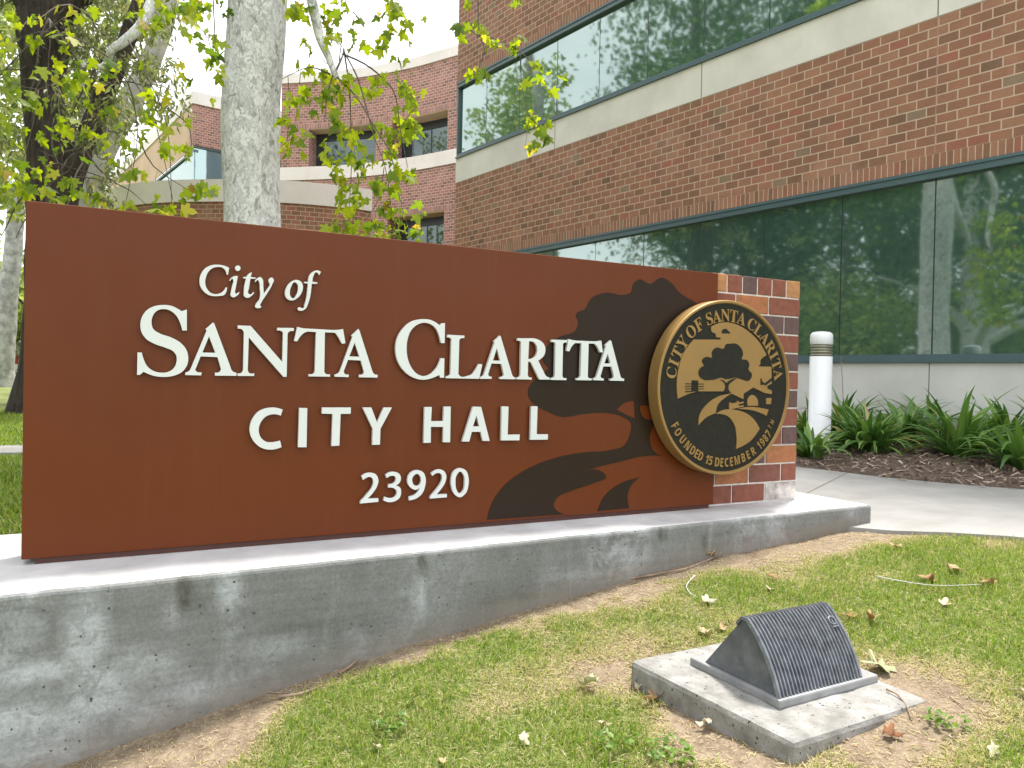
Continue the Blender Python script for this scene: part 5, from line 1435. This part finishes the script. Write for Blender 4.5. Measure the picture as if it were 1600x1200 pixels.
# big pale trunk across the left lawn
QY = 26.0
qb = at_y(4, 592, QY); qb.z = gz1(qb.x, QY)
qtr = empty('pale_tree', qb, 'pale patchy-barked tree with a leaning trunk standing on the lawn at the left edge', 'tree')
mb = MB()
trunk_px(mb, [(-2, 600), (2, 570), (8, 510), (14, 450), (20, 390), (24, 345), (24, 318), (12, 292), (-12, 262), (-40, 200), (-60, 100)], [46, 36, 31, 28, 25, 24, 24, 24, 22, 20, 16], QY, 22, 0.1, 31, bury=True)
trunk_px(mb, [(24, 325), (34, 300), (44, 270), (60, 200), (64, 60)], [20, 18, 15, 12, 8], QY, 14, 0.1, 33)
mb.build('trunk', mat_mottled('patchy grey white bark', (0.25, 0.25, 0.25), (0.55, 0.55, 0.56), 5, 0.85, 0.4, 0.01), qtr)
B = [(random.uniform(-160, 160), random.uniform(-120, 250), QY + RNG.normal(0.5, 1.5), 26, 24) for k in range(110)]
loc, sc = px_cluster(B, 0.3)
scatter('leaves', CLUMP_V, CLUMP_F, loc, rand_leaf_rot(len(loc)), sc, RNG.random(len(loc)), M['leaf_far'], qtr)

# copied trees: a row left of the sign (seen mirrored in the glass) and a line across the lawn
def make_tree(name, loc, label, h, r, crown_r, bark, leafm, group, nleaf=5200, lsize=0.28, low=0.32, pale=False):
    t = empty(name, loc, label, 'tree', group)
    mb = MB(); L0 = Vector(loc)
    top = L0 + Vector((random.uniform(-0.4, 0.4), random.uniform(-0.4, 0.4), h * 0.8))
    pts = [L0 + Vector((0, 0, -0.2)), L0 + Vector((0.02, 0, 0.5)), L0.lerp(top, 0.25), L0.lerp(top, 0.5) + Vector((0.15, 0.1, 0)), top]
    P = resample([np.array(p[:]) for p in pts], 5)
    mb.tube([Vector(p) for p in P], [r * (1.35 - 0.35 * min(1, i / 5)) * (1 - 0.75 * i / (len(P) - 1)) + 0.02 for i in range(len(P))], 18, wob=0.12, seed=int(h * 7))
    tips = []
    for k in range(9):
        b0 = Vector(P[int(len(P) * random.uniform(0.4, 0.8))]); a = 2 * math.pi * k / 9 + random.uniform(-0.3, 0.3)
        e = b0 + Vector((math.cos(a), math.sin(a), random.uniform(0.25, 0.9))) * crown_r * random.uniform(0.5, 0.8)
        m_ = b0.lerp(e, 0.5) + Vector((0, 0, 0.3))
        Q = resample([np.array(b0[:]), np.array(m_[:]), np.array(e[:])], 4)
        mb.tube([Vector(p) for p in Q], [r * 0.32 * (1 - 0.85 * i / (len(Q) - 1)) for i in range(len(Q))], 9)
        tips.append(e)
    mb.build('trunk', bark, t)
    cen = []
    for k in range(40):
        u = Vector((random.gauss(0, 1), random.gauss(0, 1), random.gauss(0, 1))).normalized() * random.uniform(0.45, 1)
        cen.append(np.array((L0 + Vector((u.x * crown_r, u.y * crown_r, h * (low + 0.36) + u.z * h * 0.34)))[:]))
    cen += [np.array(p[:]) for p in tips]
    cen = np.array(cen)
    wts = RNG.random(len(cen)) ** 1.5; pick = RNG.choice(len(cen), nleaf, p=wts / wts.sum())
    pos = cen[pick] + RNG.normal(0, 1, (nleaf, 3)) * crown_r * np.array([0.17, 0.17, 0.14])
    scatter('crown', CLUMP_V, CLUMP_F, pos, rand_leaf_rot(nleaf), RNG.uniform(0.6, 1.2, nleaf) * lsize, RNG.random(nleaf), leafm, t)
    return t
def copy_thing(t, loc, rz, s, label):
    c = t.copy(); COL.objects.link(c); c.location = loc; c.rotation_euler = (0, 0, rz); c.scale = s if isinstance(s, tuple) else (s, s, s); c['label'] = label
    for ch in list(t.children):
        d = ch.copy(); COL.objects.link(d); d.parent = c
    return c
G1 = 'big trees in a row left of the sign'
t1 = make_tree('shade_tree', (-7.7, 4.2, gz1(-7.7, 4.2)), 'tall dense shade tree with a thick grey trunk, out of view left of the sign', 10.5, 0.42, 3.2, M['bark_pale'], M['leaf_dark'], G1, 12000, 0.17, 0.30)
t2 = make_tree('shade_tree', (-13.5, 9.5, gz1(-13.5, 9.5)), 'tall dark-trunked shade tree at the far end of the row on the left lawn', 13, 0.45, 4.4, M['bark_dark'], M['leaf_dark'], G1, 20000, 0.18, 0.28)
copy_thing(t2, (-10.5, 1.2, gz1(-10.5, 1.2)), 1.3, 0.85, 'dark-trunked shade tree down the slope, left of the sign')
copy_thing(t1, (-17, 3.0, gz1(-17, 3)), 2.4, 1.15, 'grey-trunked shade tree farthest out on the left lawn slope')
b1 = make_tree('bushy_tree', (-12, 6.3, gz1(-12, 6.3)), 'low bushy light green tree nearest the sign on the left lawn', 6.5, 0.16, 2.9, M['bark_dark'], M['leaf_far'], 'low bushy trees left of the sign', 8000, 0.16, -0.02)
for (x, y, a, k), lb_ in zip(((-16, 1.5, 1, 1.1), (-19, 8, 2, 1.2), (-26, 5, 4, 1.3), (-13, -4, 5, 1.1), (-24, -3, 2.2, 1.3)),
        ('low bushy tree below the lawn slope at left', 'low bushy tree in the middle of the left lawn', 'low bushy tree far out on the left lawn slope', 'low bushy tree left behind the photographer', 'low bushy tree farthest behind the photographer')):
    copy_thing(b1, (x, y, gz1(x, y)), a, k, lb_)
copy_thing(t2, (-17.5, 11.0, -0.72), 2.2, (1.15, 1.15, 1.65), 'very tall dark-trunked tree right of the far row, mirrored in the upper window')
copy_thing(t2, (-20, 7.2, -0.72), 5.1, (0.85, 0.85, 1.7), 'very tall dark-trunked tree in the middle of the left row')
copy_thing(t2, (-16, 4.6, gz1(-16, 4.6)), 3.3, (0.9, 0.9, 1.5), 'very tall dark-trunked tree nearest the lawn slope')
copy_thing(t1, (-9.0, -4.5, gz1(-9, -4.5)), 0.6, 1.1, 'grey-trunked shade tree behind the photographer')
G2 = 'trees beyond the left lawn'
f1 = make_tree('background_tree', (-37, 52, -0.72), 'light green tree beyond the left lawn, behind the pale trunk', 11, 0.35, 5.0, M['bark_dark'], M['leaf_far'], G2, 4500, 0.5, 0.12)
copy_thing(f1, (-46, 60, -0.72), 1.0, 1.1, 'light green tree farther left beyond the lawn')
copy_thing(f1, (-33, 66, -0.72), 2.0, 1.15, 'light green tree farthest back beyond the lawn')
copy_thing(f1, (-28, 44, -0.72), 2.9, 0.8, 'smallest light green tree beyond the left lawn')

# church spire reflected in the upper window
sp = MB()
spx, spy = -43.5, 24.6
sp.lathe((spx, spy, 0), [(2.6, -0.7), (2.6, 7.0), (2.75, 7.1), (2.4, 7.6), (1.5, 11), (0.75, 17.5), (0.08, 27)], 8)
so = sp.build('steeple', M['spire']); so.data.polygons.foreach_set('use_smooth', [False] * len(so.data.polygons)); set_origin(so, (spx, spy, -0.7))
tag(so, 'tall tapering red grey steeple mirrored in the upper window', 'steeple')

# white van glimpsed past the trunk
vb = at_y(21, 575, 44.0)
vz = -0.72
van = empty('parked_van', (vb.x, 44, vz), 'white van with a red tail lamp parked beyond the lawn, glimpsed between trunk and sign', 'van')
bx0 = vb.x - 1.2
mb = MB(); mb.box((bx0, 43.2, vz + 0.45), (2.0, 0, 0), (0, 4.6, 0), (0, 0, 1.75), bevel=0.12); fix_normals(mb.build('body', M['van'], van))
mb = MB(); mb.box((bx0 + 0.2, 43.16, vz + 1.35), (1.6, 0, 0), (0, 0.06, 0), (0, 0, 0.62), bevel=0.02); fix_normals(mb.build('rear_window', M['glass'], van))
for dx in (0.03, 1.76):
    mb = MB(); mb.box((bx0 + dx, 43.15, vz + 0.85), (0.21, 0, 0), (0, 0.08, 0), (0, 0, 0.55), bevel=0.02); fix_normals(mb.build('tail_lamp', M['red_lens'], van))
for dx in (0.1, 1.66):
    for dy in (44.1, 46.9):
        mb = MB(); mb.tube([(bx0 + dx, dy, vz + 0.36), (bx0 + dx + 0.24, dy, vz + 0.36)], [0.36, 0.36], 20); mb.build('wheel', M['rubber'], van)

# ------------------------------------------------------------------ strap-leaved plants along the building
def strap_plant(px, py, h, n, label, spread=0.9, Y=None, yellow=0.05):
    h *= 1.1; n = int(n * 1.45)
    g = on_ground(px, py)
    g = Vector((g.x, g.y, bed_z(g.x, g.y) - 0.02))
    p = empty('strap_plant', g, label, 'plant', 'strap-leaved plants in the mulch bed')
    V = []; Fq = []; rn = []
    for k in range(n):
        az = random.uniform(0, 2 * math.pi); ln = h * random.uniform(0.75, 1.25) * (1 if random.random() < 0.8 else 0.6)
        el = random.uniform(0.55, 1.45); w = random.uniform(0.016, 0.026) * (0.75 + h * 0.5)
        curl = random.uniform(1.2, 2.6) * spread * (1.3 - 0.6 * el / 1.45)
        tw_ = random.uniform(-0.5, 0.5)
        pos = Vector(g) + Vector((math.cos(az), math.sin(az), 0)) * random.uniform(0, 0.05) + Vector((random.uniform(-.05, .05), random.uniform(-.05, .05), 0))
        e = el; r = random.random() * 0.88 if random.random() > yellow else random.uniform(0.93, 1.0)
        seg = 9; base = len(V)
        for i in range(seg + 1):
            t = i / seg
            d = Vector((math.cos(az) * math.cos(e), math.sin(az) * math.cos(e), math.sin(e)))
            side = Vector((-math.sin(az + tw_ * t), math.cos(az + tw_ * t), 0.15 * tw_))
            ww = w * (0.75 + 0.5 * math.sin(math.pi * min(1, t * 1.2 + 0.1))) * (1 - max(0, t - 0.72) / 0.28 * 0.93)
            nrm = side.cross(d)
            V += [pos + side * ww, pos - nrm * ww * 0.35, pos - side * ww]
            rn += [r] * 3
            pos = pos + d * (ln / seg); e -= curl * (1 / seg) * (0.4 + 1.2 * t)
            if pos.z < g.z + 0.01: pos.z = g.z + 0.01 + 0.004 * i; e = max(e, -0.1)
        for i in range(seg):
            a = base + i * 3
            Fq += [(a, a + 1, a + 4, a + 3), (a + 1, a + 2, a + 5, a + 4)]
    V = np.array([v[:] for v in V]) - np.array(g[:])
    me = raw_mesh('leaves', V, np.array(Fq), np.array(rn)); me.materials.append(M['strap'])
    link(bpy.data.objects.new('leaves', me), p)
    return p
for a in ((1266, 722, 0.30, 34, 'small strap-leaved plant tucked between the brick pier and the bollard foot'),
          (1258, 690, 0.42, 40, 'strap-leaved plant half hidden behind the brick pier'),
          (1318, 692, 0.46, 70, 'dense strap-leaved plant just right of the white bollard'),
          (1362, 715, 0.44, 80, 'bushy strap-leaved plant with yellowing lower leaves near the paving'),
          (1338, 712, 0.36, 50, 'low strap-leaved plant in front of the bollard, leaning over the mulch'),
          (1412, 702, 0.48, 60, 'strap-leaved plant in front of the concrete joint, with one long arching leaf'),
          (1452, 690, 0.50, 50, 'tall strap-leaved plant close to the grey base wall'),
          (1496, 722, 0.54, 60, 'broad strap-leaved plant with wide glossy leaves nearest the paving'),
          (1535, 694, 0.46, 50, 'strap-leaved plant behind the broad one, against the grey wall'),
          (1572, 712, 0.50, 60, 'strap-leaved plant with thick upright leaves near the right edge'),
          (1596, 742, 0.46, 50, 'strap-leaved plant spilling over the mulch at the right edge'),
          (1650, 715, 0.5, 50, 'strap-leaved plant just past the right edge of the bed view'),
          (1730, 735, 0.5, 50, 'strap-leaved plant farther right along the bed, out of the picture'),
          (1820, 735, 0.46, 50, 'strap-leaved plant at the far right end of the bed, out of the picture'),
          (1400, 685, 0.4, 40, 'shaded strap-leaved plant at the back of the bed by the grey wall')):
    strap_plant(*a)
# one taller flower stalk
sx = on_ground(1318, 690)
st_ = MB(); P = [Vector((sx.x, sx.y, bed_z(sx.x, sx.y)))] + [at_y(x, y, sx.y) for x, y in ((1318, 640), (1316, 590), (1314, 562))]
st_.tube(P, [0.005, 0.004, 0.0035, 0.003], 6); st_.tube([P[-1], P[-1] + Vector((0, 0, 0.035))], [0.007, 0.003], 6)
o = st_.build('flower_stalk', M['stick']); set_origin(o, P[0]); tag(o, 'single thin dry flower stalk rising right of the white bollard', 'stalk')

# bark chips over the bed
nchip = 9000
ss = RNG.uniform(-6.5, 4.2, nchip); tt = RNG.random(nchip)
loc = []
for s, t in zip(ss, tt):
    Pw = WL(s, 0, 0); out = -((Pw - W0).dot(WN)) / NW.dot(WN)
    p = Pw + NW * (out * (0.03 + 1.0 * t) + 0.02)
    loc.append((p.x, p.y, gz1(p.x, p.y) + 0.03 + 0.03 * math.sin(math.pi * min(1, t)) + random.uniform(0, 0.02)))
CH_V = np.array([(-0.5, -0.12, 0), (0.5, -0.09, 0.02), (0.46, 0.1, 0.03), (-0.42, 0.13, 0.0), (-0.4, -0.05, 0.07), (0.42, 0.02, 0.08)]); CH_F = np.array([(0, 1, 5, 4), (1, 2, 5, 5), (2, 3, 4, 5), (3, 0, 4, 4)])
CH_F = np.array([(0, 1, 5, 4), (2, 3, 4, 5)])
o = scatter('bark_chips', CH_V, CH_F, np.array(loc), rot_euler(RNG.normal(0, 0.35, nchip), RNG.normal(0, 0.35, nchip), RNG.uniform(0, 6.28, nchip)), RNG.uniform(0.025, 0.075, nchip), RNG.beta(1.6, 2.2, nchip), M['chip'])
tag(o, 'brown shredded bark mulch covering the planting bed', 'mulch', kind='stuff')

# ------------------------------------------------------------------ turf
BL_V = np.array([(-0.5, 0, 0), (0.5, 0, 0), (-0.42, 0.10, 0.5), (0.42, 0.10, 0.5), (-0.05, 0.34, 0.95), (0.05, 0.34, 0.95)])
BL_F = np.array([(0, 1, 3, 2), (2, 3, 5, 4)])
def in_pad(x, y):
    a = (x - P1.x) * U.x + (y - P1.y) * U.y; b = (x - P1.x) * Wv.x + (y - P1.y) * Wv.y
    return (a > -0.005) & (a < UL + 0.005) & (b > -0.005) & (b < WLn + 0.005)
def on_walk(x, y):
    t = (x - W0.x) * WN.x + (y - W0.y) * WN.y
    return t < walk_w + 0.01 + 0.03 * (vnoise(x * 9, y * 9) - 0.5)
def blades(n, x0, x1, y0, y1, dens_pow, hmin, hmax, width, dry_add=0.0, flat=False):
    x = RNG.uniform(x0, x1, n); y = RNG.uniform(y0, y1, n)
    fd, s = foot_dist(x, y)
    ok = ((fd > 0.012) | (s > 5.05)) & ~in_pad(x, y) & ~((fd < 0) & on_walk(x, y)) & ~on_walk(x, y)
    # only what the lens could plausibly see, plus a step to either side
    ok &= (np.abs(x) < 0.95 * y + 0.9)
    x, y = x[ok], y[ok]
    d = dryness(x, y)
    if flat: keep = RNG.random(len(x)) < (0.3 + 0.7 * smoothstep(0.15, 0.45, d)) * (1 - 0.88 * smoothstep(0.62, 0.92, d))
    else: keep = RNG.random(len(x)) < (1 - smoothstep(0.35, 0.85, d)) ** dens_pow
    x, y, d = x[keep], y[keep], d[keep]; n = len(x)
    z = ground_z(x, y) - 0.003
    h = RNG.uniform(hmin, hmax, n) * (1.15 - 0.5 * d) * (0.55 + 1.1 * fbm(x * 11 + 3, y * 11, 3) ** 1.2 * 1.2)
    if flat:
        R = rot_euler(RNG.uniform(-1.5, -1.0, n), RNG.normal(0, 0.3, n), RNG.uniform(0, 6.28, n)); rn = np.clip(RNG.normal(0.80, 0.13, n), 0.45, 1); z = z + 0.006
    else:
        R = rot_euler(RNG.normal(-0.15, 0.42, n), RNG.normal(0, 0.35, n), RNG.uniform(0, 6.28, n))
        rn = np.clip(RNG.normal(0.34, 0.19, n) + 0.62 * smoothstep(0.2, 0.6, d) * RNG.random(n) + dry_add, 0, 1)
    return np.stack([x, y, z], 1), R, np.stack([np.full(n, width) * RNG.uniform(0.7, 1.3, n), h, h], 1), rn
sets = [blades(420000, -2.2, 4.8, 1.3, 4.5, 0.8, 0.012, 0.040, 0.0030), blades(330000, -2.2, 4.8, 1.3, 4.5, 1.0, 0.018, 0.042, 0.0024, flat=True)]
# left lawn behind the plinth
n = 190000
y = RNG.uniform(3.0, 16, n); x = -y * RNG.uniform(0.50, 0.90, n)
k = n // 2
x[:k] = RNG.uniform(-8.5, 2.5, k); y[:k] = RNG.uniform(2.2, 9.5, k)
fd, s = foot_dist(x, y); t = (x - W0.x) * WN.x + (y - W0.y) * WN.y
sn = (x - PL.x) * E1.x + (y - PL.y) * E1.y; nn_ = (x - PL.x) * NN.x + (y - PL.y) * NN.y
ok = ~((sn > -1.15) & (sn < 3.98) & (nn_ > BACK_N - 0.02)) & (nn_ < 0.35) & ~((y > 5.70) & (y < 6.45) & (x < -0.3)) & (t > walk_w + 0.02) & ((x < -0.55 * y) | (t > walk_w + 0.02))
x, y = x[ok], y[ok]; n = len(x)
hh = RNG.uniform(0.03, 0.06, n) * (0.7 + y * 0.08)
sets.append((np.stack([x, y, gz(x, y) - 0.004], 1), rot_euler(RNG.normal(-0.1, 0.4, n), RNG.normal(0, 0.3, n), RNG.uniform(0, 6.28, n)), np.stack([0.004 + 0.0014 * y, hh, hh], 1), np.clip(RNG.normal(0.33, 0.17, n), 0, 1)))
o = scatter('lawn_grass', BL_V, BL_F, np.concatenate([a[0] for a in sets]), np.concatenate([a[1] for a in sets]), np.concatenate([a[2] for a in sets]), np.concatenate([a[3] for a in sets]), M['grass'])
tag(o, 'short patchy lawn of green blades and straw around the plinth and pad', 'grass', kind='stuff')

# ------------------------------------------------------------------ small things on the lawn
def fallen_leaf(px, py, size, rnd, label, curl=0.6, az=None, lift=0.012, cat='leaf'):
    g = on_ground(px, py)
    gzv = float(ground_z(np.array([g.x]), np.array([g.y]))[0])
    onpad = bool(in_pad(np.array([g.x]), np.array([g.y]))[0])
    size *= 0.8; V = LEAF_V.copy() * size; V[:, 1] -= size * 0.45; V[:, 0] *= 0.75 + 0.25 * math.sin(px)
    V[:, 2] += curl * size * (3.0 * (V[:, 0] / size) ** 2 + 1.1 * (V[:, 1] / size) ** 2 + 0.25 * np.sin(V[:, 0] / size * 9 + px) + 0.2 * np.sin(V[:, 1] / size * 7 + py)) * 0.55
    az = random.uniform(0, 6.28) if az is None else az
    R = rot_euler(np.array([random.uniform(-0.35, 0.35)]), np.array([random.uniform(-0.35, 0.35)]), np.array([az]))[0]
    V = V @ R.T
    V[:, 2] -= V[:, 2].min()
    me = raw_mesh('fallen_leaf', V, LEAF_F, np.full(len(V), rnd) + RNG.normal(0, 0.04, len(V)))
    me.materials.append(M['dry_leaf'])
    o = link(bpy.data.objects.new('fallen_leaf', me)); o.location = (g.x, g.y, (-0.925 if onpad else gzv + lift))
    sm = o.modifiers.new('thick', 'SOLIDIFY'); sm.thickness = 0.0008
    tag(o, label, cat, 'dry leaves scattered on the lawn'); return o
for a in ((1108, 946, 0.075, 0.85, 'pale papery leaf on green grass above the pad'),
          (1100, 992, 0.075, 0.72, 'beige curled leaf at the far left edge of the pad'),
          (1128, 984, 0.06, 0.5, 'small tan leaf by the beige one at the pad edge'),
          (1324, 968, 0.085, 0.18, 'orange brown leaf touching the ribbed light at its right', 0.5),
          (1362, 972, 0.10, 0.38, 'large crumpled brown leaf right of the ribbed light', 1.0),
          (1022, 1098, 0.13, 0.45, 'big yellow brown leaf against the near left corner of the pad', 0.8),
          (1003, 1082, 0.06, 0.88, 'small white leaf standing at the left corner of the pad', 1.2),
          (1100, 1140, 0.06, 0.84, 'cream leaf lying on bare earth below the pad', 0.9),
          (1396, 1153, 0.065, 0.05, 'rust red leaf on bare earth right of the pad'),
          (1207, 906, 0.055, 0.3, 'small yellow brown leaf in green grass between plinth and light'),
          (1202, 926, 0.05, 0.8, 'slim pale leaf just below the small yellow brown leaf'),
          (1446, 912, 0.09, 0.42, 'folded brown leaf on the lawn between the light and the paved walk', 1.0),
          (1491, 898, 0.085, 0.6, 'light tan leaf on the lawn in front of the paved walk', 0.9),
          (1541, 918, 0.08, 0.4, 'brown leaf at the end of the long dry runner at right', 1.0),
          (1476, 948, 0.085, 0.84, 'whitish leaf on the lawn at right, below the long dry runner'),
          (1402, 859, 0.085, 0.62, 'beige leaf near the edge of the paved walk'),
          (1594, 1088, 0.07, 0.9, 'pale leaf at the right edge of the picture'),
          (1551, 1186, 0.06, 0.87, 'pale leaf in the lower right corner'),
          (1108, 872, 0.10, 0.55, 'tan leaf caught against the plinth by the long twig', 0.9),
          (915, 1078, 0.10, 0.98, 'pale green curled leaf on the lawn left of the pad', 1.2),
          (1366, 1050, 0.14, 0.97, 'large pale green leaf tucked behind the ribbed light on the pad edge', 0.7),
          (590, 1172, 0.05, 0.86, 'small white leaf in the lush grass at bottom left'),
          (820, 1166, 0.055, 0.83, 'cream leaf low in the grass at bottom centre'),
          (690, 1195, 0.05, 0.6, 'tan leaf at the bottom edge of the lawn'),
          (945, 1140, 0.05, 0.8, 'pale leaf among the weeds left of the pad'),
          (1385, 748, 0.09, 0.5, 'tan leaf lying on the bark mulch by the paved walk')):
    fallen_leaf(*a)

def stick(pts, r, label, name='fallen_twig', m='stick', cat='twig', lift=None):
    P = []
    for x, y in pts:
        g = on_ground(x, y); zz = float(ground_z(np.array([g.x]), np.array([g.y]))[0])
        if in_pad(np.array([g.x]), np.array([g.y]))[0]: zz = -0.93
        P.append(Vector((g.x, g.y, zz + (r if lift is None else lift) + 0.004)))
    Q = [Vector(p) for p in resample([np.array(p[:]) for p in P], 4)]
    mb = MB(); mb.tube(Q, [r * (1 - 0.5 * i / (len(Q) - 1)) for i in range(len(Q))], 7, wob=0.25)
    o = mb.build(name, M[m]); set_origin(o, Q[0]); tag(o, label, cat); return o
stick([(530, 1056), (548, 1044), (573, 1020)], 0.006, 'short thick stick leaning along the foot of the plinth')
stick([(435, 1093), (470, 1087), (505, 1074)], 0.006, 'long dry twig lying on earth at the plinth foot')
stick([(410, 1080), (430, 1084), (452, 1086)], 0.003, 'thin twig crossing above the long dry twig')
stick([(962, 910), (1040, 898), (1080, 889), (1132, 868)], 0.005, 'long twig lying along the plinth near its middle')
stick([(1385, 1087), (1402, 1096), (1418, 1112), (1422, 1126)], 0.0035, 'bent grey twig on the near edge of the pad')
stick([(1484, 1090), (1494, 1096), (1505, 1105)], 0.003, 'short twig on bare earth right of the pad')
stick([(1086, 907), (1073, 920), (1077, 932), (1090, 941)], 0.002, 'thin pale curved stem in the grass above the pad', 'dry_stem', 'concrete_top', 'stem', 0.015)
stick([(1369, 909), (1420, 918), (1469, 924), (1532, 921)], 0.002, 'long pale runner stem lying across the lawn at right', 'dry_stem', 'concrete_top', 'stem', 0.02)
stick([(846, 1012), (870, 1010), (878, 1018)], 0.0028, 'small forked twig in the lawn below the middle of the plinth')

def weed(px, py, r, n, label):
    g = on_ground(px, py); zz = float(ground_z(np.array([g.x]), np.array([g.y]))[0])
    az = RNG.uniform(0, 6.28, n); rr = r * RNG.random(n) ** 0.5
    loc = np.stack([np.cos(az) * rr, np.sin(az) * rr, RNG.uniform(0.008, 0.035, n)], 1)
    V = np.array([(0, 0, 0), (0.35, 0.3, 0.06), (0.3, 0.75, 0.03), (0, 1, -0.05), (-0.3, 0.75, 0.03), (-0.35, 0.3, 0.06)]); Fq = np.array([(0, 1, 2, 3), (0, 3, 4, 5)])
    o = scatter('lawn_weed', V, Fq, loc, rot_euler(RNG.normal(0.25, 0.35, n), RNG.normal(0, 0.35, n), RNG.uniform(0, 6.28, n)), RNG.uniform(0.012, 0.026, n), RNG.random(n), M['weed'])
    o.location = (g.x, g.y, zz); tag(o, label, 'weed', 'broad-leaved weeds in the lawn')
for a in ((1045, 1186, 0.07, 70, 'low clover-like weed patch below the near corner of the pad'), (615, 1140, 0.05, 36, 'broad-leaved weed in the lush grass at bottom left'),
          (960, 1170, 0.06, 40, 'leafy weed left of the pad near the bottom edge'), (1476, 1135, 0.05, 34, 'small green tuft on bare earth right of the pad')):
    weed(*a)
# stray gravel and clods on the bare earth
n = 5200
x = RNG.uniform(-1.6, 3.6, n); y = RNG.uniform(1.6, 4.3, n); fd, s = foot_dist(x, y)
ok = (fd > 0.01) & ~in_pad(x, y) & ~on_walk(x, y) & (dryness(x, y) > RNG.uniform(0.35, 0.8, n)); x, y = x[ok], y[ok]; n = len(x)
PB = np.array([(1, 0, 0), (-1, 0, 0), (0, 1, 0), (0, -1, 0), (0, 0, 0.7), (0.1, 0.1, -0.4)]) * 0.5
PF = np.array([(0, 2, 4, 4), (2, 1, 4, 4), (1, 3, 4, 4), (3, 0, 4, 4)])[:, :3]
o = scatter('loose_clods', PB, PF, np.stack([x, y, ground_z(x, y) + 0.002], 1), rot_euler(RNG.normal(0, .5, n), RNG.normal(0, .5, n), RNG.uniform(0, 6.28, n)), np.stack([RNG.uniform(0.004, 0.018, n), RNG.uniform(0.003, 0.01, n), RNG.uniform(0.003, 0.008, n)], 1), RNG.beta(2, 1.6, n) * 0.9 + 0.1, M['dry_leaf'])
tag(o, 'crumbs of earth and leaf litter on the bare patches of lawn', 'litter', kind='stuff')
